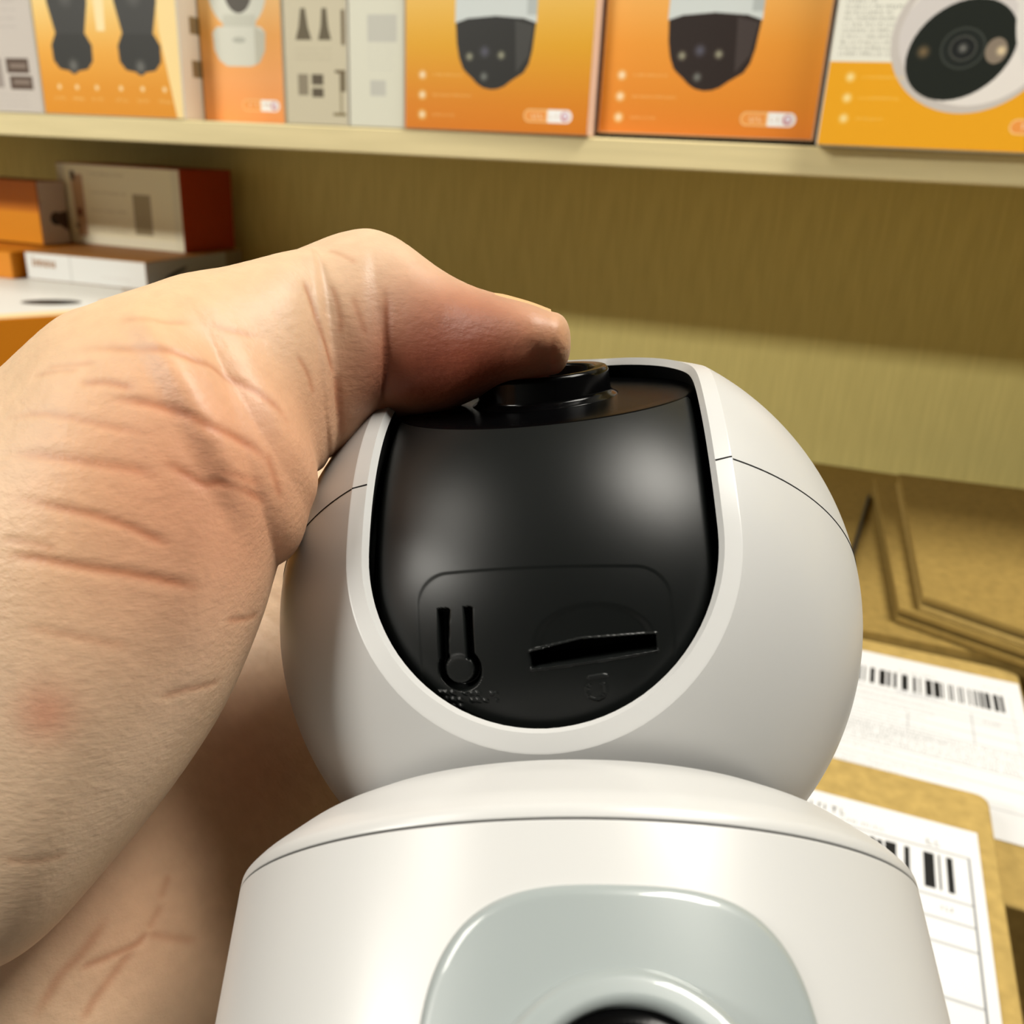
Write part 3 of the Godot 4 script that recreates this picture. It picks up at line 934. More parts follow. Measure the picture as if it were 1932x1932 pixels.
func build_device() -> void:
	var v := -HO.normalized()
	var F0 := (v - UP_ * v.dot(UP_)).normalized()
	var L0 := UP_.cross(F0)
	var o := Node3D.new()
	o.name = "security_camera"
	add_child(o)
	tag(o, "white pan and tilt security camera with a ball head, held up by the hand", "camera")
	var foot := -0.079
	o.transform = Transform3D(Basis(L0, UP_, F0), EYE + HO + UP_ * foot)
	var MM := 0.001
	var lift := Vector3(0, -foot, 0)
	# everything below is in millimetres from the ball's centre
	# --- base: body and lid
	var body_prof := rounded([Vector2(20, -35.2), Vector2(31.5, -34.5), Vector2(32.45, -34.4), Vector2(32.6, -34.5), Vector2(32.9, -76.5), Vector2(30, -79), Vector2(0.01, -79)], 0.5)
	var body := put("base_body", lathe(body_prof), o, mats.plastic)
	var lid_prof := [Vector2(20.5, -31.5), Vector2(22.6, -29.5)]
	lid_prof.append_array(rounded([Vector2(23.2, -28.6), Vector2(23.9, -26.8), Vector2(27.6, -28.75), Vector2(31.5, -32.1), Vector2(32.55, -33.4), Vector2(32.6, -34.22)], 1.3))
	lid_prof.append_array([Vector2(32.5, -34.28), Vector2(31.5, -34.32), Vector2(20, -34.6)])
	var lid := put("base_lid", lathe(lid_prof), o, mats.plastic)
	var col := put("neck", lathe([Vector2(0.01, -26), Vector2(18, -28), Vector2(19, -30), Vector2(21, -36), Vector2(0.01, -36)], 96), o, mats.gap)
	# --- window on the base
	var az := deg_to_rad(5.7)
	var W2 := 13.8
	var h0 := -38.75
	var h1 := -68.0
	var hc := (h0 + h1) / 2
	var hh := (h0 - h1) / 2
	var rows := []
	for j in 22:
		var t := 1.0 - j / 21.0
		var row := PackedVector3Array()
		for i in 160:
			var a := TAU * i / 160
			# rounded rectangle, as a superellipse with flat sides
			var cs := cos(a)
			var sn := sin(a)
			var k := pow(pow(absf(cs), 3.3) + pow(absf(sn), 3.3), -1.0 / 3.3)
			var s := t * k
			var inset := minf(W2, hh) * (1.0 - t)
			var x := W2 * s * cs
			var yy := hc + hh * s * sn
			var lift_r := 0.55 * sqrt(clampf(inset / 0.9, 0.0, 1.0)) if inset < 0.9 else 0.55
			var th := az + x / 32.6
			var r := 32.5 + lift_r
			row.append(Vector3(r * sin(th), yy, r * cos(th)))
		rows.append(row)
	# denser rim
	rows = []
	for j in 30:
		var inset := 0.0
		if j < 10: inset = 0.9 * j / 9.0
		else: inset = 0.9 + (12.0) * (j - 9) / 20.0
		var t := maxf(1.0 - inset / 13.0, 0.0005)
		var row := PackedVector3Array()
		for i in 200:
			var a := TAU * i / 200
			var cs := cos(a)
			var sn := sin(a)
			var k := pow(pow(absf(cs), 3.3) + pow(absf(sn), 3.3), -1.0 / 3.3)
			var x := W2 * t * k * cs
			var yy := hc + (hh - inset if t > 0.1 else hh * t) * k * sn
			var q := clampf(inset / 0.9, 0.0, 1.0)
			var r := 32.45 + 0.6 * sqrt(1.0 - (1.0 - q) * (1.0 - q))
			var th := az + x / 32.6
			row.append(Vector3(r * sin(th), yy, r * cos(th)))
		rows.append(row)
	var win := put("window", grid_mesh(rows, true), o, mats.window)
	tag(win, "milky grey glossy window")
	# ring and lens in the window; axis points outwards at az
	var lens_at := Basis(Vector3.UP, az) * Basis(Vector3.RIGHT, PI / 2)
	var ring := put("lens_ring", lathe(rounded([Vector2(9.4, -1.0), Vector2(9.4, 0.1), Vector2(8.9, 0.75), Vector2(7.6, 0.9), Vector2(7.1, 0.5), Vector2(7.0, -2.0)], 0.4).duplicate(), 96), win, mats.window)
	ring.transform = Transform3D(lens_at, Vector3(32.9 * sin(az), -53.3, 32.9 * cos(az)))
	var eye := put("lens", lathe([Vector2(0.01, -0.6), Vector2(2.4, -0.7), Vector2(2.6, -1.2), Vector2(4.2, -0.9), Vector2(4.4, -0.3), Vector2(5.4, -0.2), Vector2(5.6, 0.15), Vector2(7.05, 0.2), Vector2(7.1, -0.9)], 96), win, mats.gloss)
	eye.transform = ring.transform
	# --- head: everything turned by -5 degrees
	var head := Basis(Vector3.UP, deg_to_rad(-5.0))
	var outer := slot_outline(18.6, -25.8, 32.3, 260)
	var inner := slot_outline(17.0, -24.2, 30.9, 260)
	var C := Vector3(0, 2, 33.94).normalized()
	var cont := []
	for q in outer: cont.append(on_sphere(q, 34.0))
	var shell := put("head_shell", polar_shell(cont, 34.0, C, 90), o, mats.plastic)
	# bevel and inner wall of the opening
	var ra := PackedVector3Array()
	var rb := PackedVector3Array()
	var rc := PackedVector3Array()
	var rd := PackedVector3Array()
	var ctr2 := Vector2(0, 2)
	for i in outer.size():
		# match by direction round the middle of the opening
		var A := on_sphere(outer[i], 34.0)
		var B := on_sphere(inner[i], 33.35)
		ra.append(A)
		rb.append(A.lerp(B, 0.12) + A.normalized() * 0.03)
		rc.append(B)
		rd.append(B - Vector3(0, 0, 0))
	var bevel := put("opening_rim", grid_mesh([ra, rb, rc], true, true), o, mats.plastic)
	var re := PackedVector3Array()
	var rf := PackedVector3Array()
	for i in inner.size():
		var B := on_sphere(inner[i], 33.35)
		re.append(B * 0.972)
		rf.append(on_sphere(inner[i] * Vector2(1.03, 1.02), 30.0))
	var lining := put("opening_wall", grid_mesh([rd, re], true, true), o, mats.plastic)
	var dark_wall := put("gap_lining", grid_mesh([re, rf], true, true), o, mats.black)
	# --- seam round the ball at its equator, outside the opening
	var ring_pts := []
	for k in 161:
		var a := lerpf(deg_to_rad(33.3), deg_to_rad(326.7), k / 160.0)
		ring_pts.append(Vector3(33.96 * sin(a), -0.05, 33.96 * cos(a)))
	var seam := put("seam", tube(ring_pts, 0.11, 6), o, mats.gap)
	# the seam goes on across the rim
	for s in [-1.0, 1.0]:
		var best := 0
		var best2 := 0
		for i in outer.size():
			if (outer[i] as Vector2).distance_to(Vector2(18.6 * s, 0)) < (outer[best] as Vector2).distance_to(Vector2(18.6 * s, 0)): best = i
			if (inner[i] as Vector2).distance_to(Vector2(17.0 * s, 0)) < (inner[best2] as Vector2).distance_to(Vector2(17.0 * s, 0)): best2 = i
		var cut := put("rim_seam", tube([ra[best], ra[best].lerp(rc[best2], 0.5), rc[best2]], 0.09, 6), o, mats.gap)
		cut.basis = head
	# --- the tilting drum
	var beta := deg_to_rad(51.0)
	var n := Vector3(0, cos(beta), sin(beta))
	var kk := 26.6
	var V := PackedVector3Array()
	var I := PackedInt32Array()
	var NL := 260
	var NP := 420
	for j in NP + 1:
		for i in NL + 1:
			var l := lerpf(-17.4, 17.4, float(i) / NL)
			var rho := sqrt(31.5 * 31.5 - l * l)
			var ph_max := deg_to_rad(39.0)
			if rho > kk: ph_max = deg_to_rad(39.0) - acos(kk / rho)
			var ph := lerpf(deg_to_rad(-62.0), ph_max, float(j) / NP)
			var edge := smoothstep(15.0, 17.4, absf(l))
			var r := rho - 3.2 * edge * edge - drum_relief(l, rad_to_deg(ph))
			V.append(Vector3(l, r * sin(ph), r * cos(ph)))
	for j in NP:
		for i in NL:
			var a := j * (NL + 1) + i
			I.append_array(PackedInt32Array([a, a + NL + 1, a + 1, a + 1, a + NL + 1, a + NL + 2]))
	var drum := put("tilting_drum", arr_mesh(V, smooth_normals(V, I), I), o, mats.satin)
	tag(drum, "satin black tilting drum with a card slot and reset button")
	# --- lens cover facing up, with its raised ring
	var face := Basis(Vector3.RIGHT, beta)
	var disc := put("lens_cover", lathe(rounded([Vector2(0.01, 0.0), Vector2(15.6, 0.0), Vector2(16.85, -0.1), Vector2(17.1, -0.9), Vector2(16.6, -1.6), Vector2(14, -2.0)], 0.4), 192), o, mats.cover)
	var lr := put("lens_ring", lathe(rounded([Vector2(0.01, 1.2), Vector2(5.4, 1.4), Vector2(5.9, 3.2), Vector2(7.2, 3.3), Vector2(7.5, 2.9), Vector2(7.6, 0.5), Vector2(8.4, 0.02), Vector2(8.6, -0.4)], 0.35), 128), o, mats.gloss)
	for part in [shell, bevel, lining, dark_wall, seam, drum]:
		part.basis = head
	for part in [disc, lr]:
		part.basis = head * face
		part.position = head * (n * (kk + 0.15))
	for part in o.get_children():
		part.transform = Transform3D(Basis.from_scale(Vector3.ONE * MM), lift) * part.transform

# how deep the drum's surface is cut at (across in mm, angle in degrees)
func drum_relief(l: float, ph: float) -> float:
	if ph > -18.0: return 0.0
	var d := 0.0
	var k := 0.55 # mm per degree
	# thin step of the recessed field: rounded top corners
	var x := absf(l - 0.2)
	var top := -20.9 - 0.05 * l
	var q := Vector2(maxf(x - 8.6, 0.0), maxf((ph - (top - 5.4)) * k, 0.0))
	var sd := q.length() - 2.97 if (x > 8.6 or ph > top - 5.4) else -1.0
	d += 0.06 * (1.0 - smoothstep(-0.2, 0.1, sd))
	# scoop above the card slot
	var sc := Vector2((l - 4.7) / 5.3, (ph + 33.6) * k / 3.6)
	if ph > -34.0: d += 0.35 * smoothstep(1.03, 0.85, sc.length()) * clampf((-26.0 - ph) / 7.0, 0.12, 1.0)
	# card slot
	var lo := -37.1 + (l + 0.8) * 0.13
	var hi := -34.6 + minf(l + 0.9, 4.5) * 0.33
	if l > -1.0 and l < 10.2 and ph < hi + 0.4 and ph > lo - 0.4:
		var e := minf(minf(l + 0.95, 10.15 - l), minf((ph - lo) * k, (hi - ph) * k))
		d += 6.0 * smoothstep(0.0, 0.12, e)
		d -= 0.14 * (1.0 - smoothstep(0.0, 0.22, absf(e + 0.12)))
	# reset button: two grooves joined by a ring
	if ph < -26.4 and ph > -42.0 and l > -10.4 and l < -5.0:
		var c := Vector2(l + 7.55, (ph + 37.0) * k)
		var g := absf(c.length() - 1.72) - 0.27
		if c.y > 1.5 or (c.y > 0.9 and absf(c.x) < 0.95): g = 1.0
		if ph > -35.4:
			var s := clampf((ph + 35.4) / 8.6, 0.0, 1.0)
			g = minf(g, absf(l + 9.0 - 0.22 * s) - (0.33 + 0.16 * s))
			g = minf(g, absf(l + 6.42 - 0.0 * s) - (0.26 + 0.06 * s))
		if ph > -26.7: g = 1.0
		d += 1.5 * smoothstep(0.1, -0.12, g)
		d -= 0.08 * smoothstep(1.45, 1.35, c.length()) * (1.0 - smoothstep(0.9, 1.3, c.length()) * 0.5)
	# small raised marks, too small to read
	if ph < -40.6 and ph > -44.2 and l > -10.6 and l < -4.2:
		var r := int(floor((-40.6 - ph) / 1.2))
		var cell := int(floor((l + 10.6) / 0.62))
		var fx := fposmod((l + 10.6) / 0.62, 1.0)
		var fy := fposmod((-40.6 - ph) / 1.2, 1.0)
		if (cell * 7 + r * 5) % 4 != 0 and fx > 0.15 and fx < 0.8 and fy > 0.2 and fy < 0.7 and not (r == 2 and cell > 4): d -= 0.14
	if ph < -38.4 and ph > -43.5 and l > 3.4 and l < 6.0:
		var c2 := Vector2(l - 4.6, (ph + 41.4) * k)
		if absf(c2.length() - 0.85) < 0.11 and c2.y < 0.6: d -= 0.1
		if absf((ph + 39.2) * k - 0.05 * (l - 4)) < 0.13 and l > 3.9 and l < 5.7: d -= 0.12
	return d

# ------------------------------------------------------------------ the hand
class Loft:
	var called := ""
	var n := 0
	var cap := 1.0
	var ex := 2.2
	var blend := 1.0
	var C := PackedVector3Array()
	var E := PackedVector3Array()
	var Wd := PackedVector3Array()
	var N := PackedVector3Array()
	var a := PackedFloat32Array()
	var b := PackedFloat32Array()
	func dist(p: Vector3) -> float:
		var best := 1000.0
		var f0 := (p - C[0]).dot(N[0])
		for i in n - 1:
			var f1 := (p - C[i + 1]).dot(N[i + 1])
			if (i == 0 or f0 >= 0.0) and (i == n - 2 or f1 < 0.0):
				var den := f0 - f1
				var h := f0 / den if absf(den) > 1e-6 else 0.5
				var y := 0.0
				if i == 0 and f0 < 0.0:
					y = -f0
					h = 0.0
				if i == n - 2 and f1 > 0.0:
					y = f1
					h = 1.0
				h = clampf(h, 0.0, 1.0)
				var q := p - C[i].lerp(C[i + 1], h)
				var la := lerpf(a[i], a[i + 1], h)
				var lb := lerpf(b[i], b[i + 1], h)
				var ux := absf(q.dot(E[i].lerp(E[i + 1], h))) / la
				var uz := absf(q.dot(Wd[i].lerp(Wd[i + 1], h))) / lb
				var uy := y / cap
				var k0 := pow(pow(ux, ex) + pow(uz, ex) + pow(uy, ex), 1.0 / ex) + 1e-6
				var gx := pow(ux, ex - 1.0) / la
				var gz := pow(uz, ex - 1.0) / lb
				var gy := pow(uy, ex - 1.0) / cap
				var g := sqrt(gx * gx + gz * gz + gy * gy) / pow(k0, ex - 1.0) + 1e-6
				best = minf(best, (k0 - 1.0) / g)
			f0 = f1
		return best

func catmull(rows: Array, m: int) -> Array:
	var o := []
	for i in rows.size() - 1:
		var p0: Array = rows[max(i - 1, 0)]
		var p1: Array = rows[i]
		var p2: Array = rows[i + 1]
		var p3: Array = rows[min(i + 2, rows.size() - 1)]
		for j in m:
			var t := float(j) / m
			var r := []
			for k in p1.size():
				r.append(0.5 * (2.0 * p1[k] + (p2[k] - p0[k]) * t + (2.0 * p0[k] - 5.0 * p1[k] + 4.0 * p2[k] - p3[k]) * t * t + (3.0 * p1[k] - p0[k] - 3.0 * p2[k] + p3[k]) * t * t * t))
			o.append(r)
	o.append(rows[-1])
	return o

var lofts := []
var cones := [] # [a, b, ra, rb]

func prepare_hand() -> void:
	for d in hand_lofts():
		var l := Loft.new()
		l.called = d.called
		l.cap = d.cap
		l.ex = d.full
		l.blend = d.blend
		for r in catmull(d.rows, 6):
			var T := Vector3(r[0], r[1], r[2])
			var B := Vector3(r[3], r[4], r[5])
			var w := Vector3(r[6], r[7], r[8])
			var e := B - T
			l.a.append(e.length() / 2)
			e = e.normalized()
			w = (w - e * w.dot(e)).normalized()
			l.C.append((T + B) / 2)
			l.E.append(e)
			l.Wd.append(w)
			l.N.append(w.cross(e))
			l.b.append(r[9])
		l.n = l.C.size()
		for i in l.n:
			var t := l.C[min(i + 1, l.n - 1)] - l.C[max(i - 1, 0)]
			if l.N[i].dot(t) < 0: l.N[i] = -l.N[i]
		lofts.append(l)
	for f in hand_fingers():
		var rows := catmull(f, 2)
		for i in rows.size() - 1:
			var r: Array = rows[i]
			var q: Array = rows[i + 1]
			cones.append([Vector3(r[0], r[1], r[2]), Vector3(q[0], q[1], q[2]), r[3], q[3]])

func smin(a: float, b: float, k: float) -> float:
	if k <= 0.0: return minf(a, b)
	var h := maxf(k - absf(a - b), 0.0) / k
	return minf(a, b) - h * h * k * 0.25

func cone_dist(p: Vector3, c: Array) -> float:
	var pa: Vector3 = p - c[0]
	var ba: Vector3 = c[1] - c[0]
	var h := clampf(pa.dot(ba) / ba.length_squared(), 0.0, 1.0)
	return (pa - ba * h).length() - lerpf(c[2], c[3], h)

func hand_dist(p: Vector3, li: Array, ci: Array) -> float:
	var d := 1000.0
	for i in li:
		var l: Loft = lofts[i]
		d = smin(d, l.dist(p), l.blend)
	if ci.size():
		var f := 1000.0
		for i in ci: f = smin(f, cone_dist(p, cones[i]), 0.8)
		d = smin(d, f, 3.0)
	return d

func build_hand() -> void:
	prepare_hand()
	var all_l := range(lofts.size())
	var all_c := range(cones.size())
	# bounds
	var lo := Vector3.ONE * 1e9
	var hi := -lo
	for l in lofts:
		for i in l.n:
			for s in [-1.0, 1.0]:
				var q: Vector3 = l.C[i] + l.E[i] * l.a[i] * s
				lo = lo.min(q - Vector3.ONE * l.b[i])
				hi = hi.max(q + Vector3.ONE * l.b[i])
	for c in cones:
		for k in 2:
			lo = lo.min(c[k] - Vector3.ONE * (c[2] + 2.0))
			hi = hi.max(c[k] + Vector3.ONE * (c[2] + 2.0))
	var cell := 1.0
	var B := 6
	var bs := cell * B
	lo -= Vector3.ONE * 3.0
	var nb := Vector3i(((hi - lo) / bs).ceil()) + Vector3i.ONE
	var nx := nb.x * B + 1
	var ny := nb.y * B + 1
	var nz := nb.z * B + 1
	var D := PackedFloat32Array()
	D.resize(nx * ny * nz)
	D.fill(1e6)
	var blocks := []
	for bz in nb.z:
		for by in nb.y:
			for bx in nb.x:
				var c := lo + Vector3(bx + 0.5, by + 0.5, bz + 0.5) * bs
				var ds := []
				var dm := 1000.0
				for l in lofts:
					var d: float = l.dist(c)
					ds.append(d)
					dm = minf(dm, d)
				var dc := []
				for k in cones:
					var d := cone_dist(c, k)
					dc.append(d)
					dm = minf(dm, d)
				if absf(dm) > bs * 1.35: continue
				var li := []
				for i in ds.size():
					if ds[i] < dm + bs * 1.6 + 3.0: li.append(i)
				var ci := []
				for i in dc.size():
					if dc[i] < dm + bs * 1.6 + 4.0: ci.append(i)
				blocks.append([Vector3i(bx, by, bz), li, ci])
				for z in range(bz * B, bz * B + B + 1):
					for y in range(by * B, by * B + B + 1):
						var at := (z * ny + y) * nx
						for x in range(bx * B, bx * B + B + 1):
							if D[at + x] > 1e5:
								D[at + x] = hand_dist(lo + Vector3(x, y, z) * cell, li, ci)
	# one vertex in each cell that the surface crosses
	var V := PackedVector3Array()
	var owner_of := PackedInt32Array()
	var at_cell := {}
	var sy := nx
	var sz := nx * ny
	var off := [0, 1, sy, sy + 1, sz, sz + 1, sz + sy, sz + sy + 1]
	var pos := [Vector3(0, 0, 0), Vector3(1, 0, 0), Vector3(0, 1, 0), Vector3(1, 1, 0), Vector3(0, 0, 1), Vector3(1, 0, 1), Vector3(0, 1, 1), Vector3(1, 1, 1)]
	var edges := [[0, 1], [2, 3], [4, 5], [6, 7], [0, 2], [1, 3], [4, 6], [5, 7], [0, 4], [1, 5], [2, 6], [3, 7]]
	for bi in blocks.size():
		var bk: Vector3i = blocks[bi][0]
		for z in range(bk.z * B, bk.z * B + B):
			for y in range(bk.y * B, bk.y * B + B):
				for x in range(bk.x * B, bk.x * B + B):
					var g := (z * ny + y) * nx + x
					var inside := 0
					for k in 8:
						if D[g + off[k]] < 0.0: inside += 1
					if inside == 0 or inside == 8: continue
					var sum := Vector3.ZERO
					var cnt := 0
					for e in edges:
						var a := D[g + off[e[0]]]
						var b := D[g + off[e[1]]]
						if (a < 0.0) != (b < 0.0):
							sum += (pos[e[0]] as Vector3).lerp(pos[e[1]], a / (a - b))
							cnt += 1
					at_cell[g] = V.size()
					V.append(lo + (Vector3(x, y, z) + sum / cnt) * cell)
					owner_of.append(bi)
	var I := PackedInt32Array()
	var step := [1, sy, sz]
	for g in at_cell:
		for a in 3:
			var u: int = step[(a + 1) % 3]
			var w: int = step[(a + 2) % 3]
			var d0 := D[g]
			var d1 := D[g + step[a]]
			if (d0 < 0.0) == (d1 < 0.0): continue
			if not (at_cell.has(g - u) and at_cell.has(g - w) and at_cell.has(g - u - w)): continue
			var p: int = at_cell[g]
			var q: int = at_cell[g - u]
			var r: int = at_cell[g - u - w]
			var s: int = at_cell[g - w]
			if d0 < 0.0: I.append_array(PackedInt32Array([p, r, q, p, s, r]))
			else: I.append_array(PackedInt32Array([p, q, r, p, r, s]))
	# the side towards the photographer is split finer, twice
	var cream := Vector3(-0.31, 0.3, 0.9).normalized()
	relax(V, I, 2)
	for pass_no in 2:
		var N := smooth_normals(V, I)
		var marked := PackedByteArray()
		marked.resize(V.size())
		for i in V.size():
			var r := V[i]
			if N[i].dot(-r.normalized()) > -0.35 and r.length() < 150.0: marked[i] = 1
		var mid := {}
		var J := PackedInt32Array()
		for t in range(0, I.size(), 3):
			var T := [I[t], I[t + 1], I[t + 2]]
			var M := [-1, -1, -1]
			var cnt := 0
			for k in 3:
				var a: int = T[k]
				var b: int = T[(k + 1) % 3]
				if marked[a] and marked[b]:
					var key := mini(a, b) * 2000000 + maxi(a, b)
					if not mid.has(key):
						var m := (V[a] + V[b]) / 2
						var bl: Array = blocks[owner_of[a]]
						var nn := (N[a] + N[b]).normalized()
						m -= nn * clampf(hand_dist(m, bl[1], bl[2]), -0.3, 0.3) * 0.9
						mid[key] = V.size()
						V.append(m)
						owner_of.append(owner_of[a])
					M[k] = mid[key]
					cnt += 1
			if cnt == 0:
				J.append_array(PackedInt32Array(T))
			elif cnt == 3:
				J.append_array(PackedInt32Array([T[0], M[0], M[2], M[0], T[1], M[1], M[2], M[1], T[2], M[0], M[1], M[2]]))
			elif cnt == 1:
				var k := 0
				while M[k] < 0: k += 1
				J.append_array(PackedInt32Array([T[k], M[k], T[(k + 2) % 3], M[k], T[(k + 1) % 3], T[(k + 2) % 3]]))
			else:
				var k := 0
				while M[k] >= 0: k += 1 # the edge k..k+1 is whole
				var a2: int = T[k]
				var b2: int = T[(k + 1) % 3]
				var c2: int = T[(k + 2) % 3]
				var mb: int = M[(k + 1) % 3]
				var mc: int = M[(k + 2) % 3]
				J.append_array(PackedInt32Array([a2, b2, mb, a2, mb, mc, mc, mb, c2]))
		I = J
		relax(V, I, 2 if pass_no == 0 else 1)
	# creases, pigment, and shade painted into some of its patches
	var N2 := smooth_normals(V, I)
	var near := {}
	for i in V.size():
		var key := Vector3i((V[i] / 3.0).floor())
		if not near.has(key): near[key] = PackedInt32Array()
		near[key].append(i)
	var deep := PackedFloat32Array()
	deep.resize(V.size())
	var dye := PackedFloat32Array()
	dye.resize(V.size())
	for cr in hand_creases():
		var pts := []
		for q in catmull(cr[3], 4): pts.append(Vector3(q[0], q[1], q[2]))
		var total := pts.size() - 1
		for s in total:
			var a: Vector3 = pts[s]
			var b: Vector3 = pts[s + 1]
			var wid: float = cr[1] * 0.7
			var reach: float = wid * 3.2
			var k0 := Vector3i(((a.min(b) - Vector3.ONE * reach) / 3.0).floor())
			var k1 := Vector3i(((a.max(b) + Vector3.ONE * reach) / 3.0).floor())
			for x in range(k0.x, k1.x + 1):
				for y in range(k0.y, k1.y + 1):
					for z in range(k0.z, k1.z + 1):
						var key := Vector3i(x, y, z)
						if not near.has(key): continue
						for i in near[key]:
							var pa := V[i] - a
							var ba := b - a
							var h := clampf(pa.dot(ba) / maxf(ba.length_squared(), 1e-6), 0.0, 1.0)
							var d: float = (pa - ba * h).length() / wid
							if d > 3.2: continue
							var run := (s + h) / total
							var fade := smoothstep(0.0, 1.0, minf(run, 1.0 - run) * 4.5)
							var g := exp(-d * d * 0.5) * fade
							deep[i] = maxf(deep[i], cr[0] * g)
							dye[i] = maxf(dye[i], cr[2] * (exp(-d * d * 0.7)) * fade)
	var fine := FastNoiseLite.new()
	fine.seed = 5
	fine.frequency = 0.35
	fine.fractal_octaves = 3
	var blot := FastNoiseLite.new()
	blot.seed = 9
	blot.frequency = 0.06
	var patches := hand_pigment_and_shade()
	var col := PackedColorArray()
	var base := Color(0.80, 0.60, 0.44).srgb_to_linear()
	base = Color(0.60, 0.425, 0.285)
	for i in V.size():
		var p := V[i]
		var c := base
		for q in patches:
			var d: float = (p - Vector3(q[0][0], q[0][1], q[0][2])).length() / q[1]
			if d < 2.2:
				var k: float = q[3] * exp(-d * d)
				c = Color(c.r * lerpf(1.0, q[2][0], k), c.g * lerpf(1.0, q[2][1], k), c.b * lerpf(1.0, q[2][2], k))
		var m := 1.0 + 0.07 * fine.get_noise_3dv(p) + 0.06 * blot.get_noise_3dv(p)
		var e := dye[i] * 0.48
		c = Color(c.r * m * (1.0 - e * 0.5), c.g * m * (1.0 - e * 0.85), c.b * m * (1.0 - e))
		col.append(c)
		V[i] = p - N2[i] * (deep[i] * 0.36 + 0.018 * fine.get_noise_3dv(p * 2.3))
	for i in V.size(): V[i] *= 0.001
	var NF := smooth_normals(V, I)
	var root := Vector3(-0.11, -0.12, -0.06)
	for i in V.size(): V[i] -= root
	var o := Node3D.new()
	o.name = "hand"
	add_child(o)
	o.position = EYE + root
	tag(o, "bare left hand gripping the white camera, thumb bent over the top of its ball", "hand")
	var skin := mat(Color.WHITE, 0.5, 0.45)
	skin.vertex_color_use_as_albedo = true
	skin.subsurf_scatter_enabled = true
	skin.subsurf_scatter_strength = 0.06
	skin.normal_enabled = true
	skin.normal_texture = noise_tex("pores", 0.09, 512, FastNoiseLite.TYPE_CELLULAR, 3, null, true, 3.0)
	skin.normal_scale = 0.22
	skin.uv1_triplanar = true
	skin.uv1_scale = Vector3(70, 70, 70)
	var lines := noise_tex("skin_lines", 0.03, 512, FastNoiseLite.TYPE_SIMPLEX_SMOOTH, 4)
	skin.heightmap_enabled = true
	skin.heightmap_texture = lines
	skin.heightmap_scale = 0.004
	skin.uv1_scale = Vector3(38, 85, 75)
	put("skin", arr_mesh(V, NF, I, col), o, skin)
	# thumbnail: a curved plate on the upper side of the thumb's tip
	var tip: Loft = null
	for l in lofts:
		if l.called == "thumb_tip": tip = l
	var rows := []
	for j in 15:
		var t := j / 14.0
		var fi := lerpf((tip.n - 1) * 0.77, (tip.n - 1) * 0.985, t)
		var i0 := clampi(int(fi), 0, tip.n - 2)
		var h := fi - i0
		var c := tip.C[i0].lerp(tip.C[i0 + 1], h)
		var e := tip.E[i0].lerp(tip.E[i0 + 1], h)
		var w := tip.Wd[i0].lerp(tip.Wd[i0 + 1], h)
		var a := lerpf(tip.a[i0], tip.a[i0 + 1], h)
		var b := lerpf(tip.b[i0], tip.b[i0 + 1], h)
		var row := PackedVector3Array()
		for k in 21:
			var s := lerpf(-1.0, 1.0, k / 20.0)
			var g := s * 0.7
			var rim := 0.22 * sqrt(maxf(1.0 - pow(absf(s), 6.0), 0.0)) * (smoothstep(0.0, 0.25, t)) - 0.05
			row.append((c - e * (a * pow(cos(g), 2.0 / 2.2) + rim) + w * (b * signf(sin(g)) * pow(absf(sin(g)), 2.0 / 2.2))) * 0.001 - root)
		rows.append(row)
	var nail := put("thumbnail", grid_mesh(rows), o, mat(Color(0.80, 0.64, 0.47), 0.35, 0.5))
	tag(nail, "pale thumbnail")

func relax(V: PackedVector3Array, I: PackedInt32Array, times: int) -> void:
	for k in times:
		var S := PackedVector3Array()
		S.resize(V.size())
		var C := PackedInt32Array()
		C.resize(V.size())
		for t in range(0, I.size(), 3):
			var a := I[t]
			var b := I[t + 1]
			var c := I[t + 2]
			S[a] += V[b] + V[c]
			S[b] += V[a] + V[c]
			S[c] += V[a] + V[b]
			C[a] += 2
			C[b] += 2
			C[c] += 2
		for i in V.size():
			if C[i]: V[i] = V[i].lerp(S[i] / C[i], 0.45)

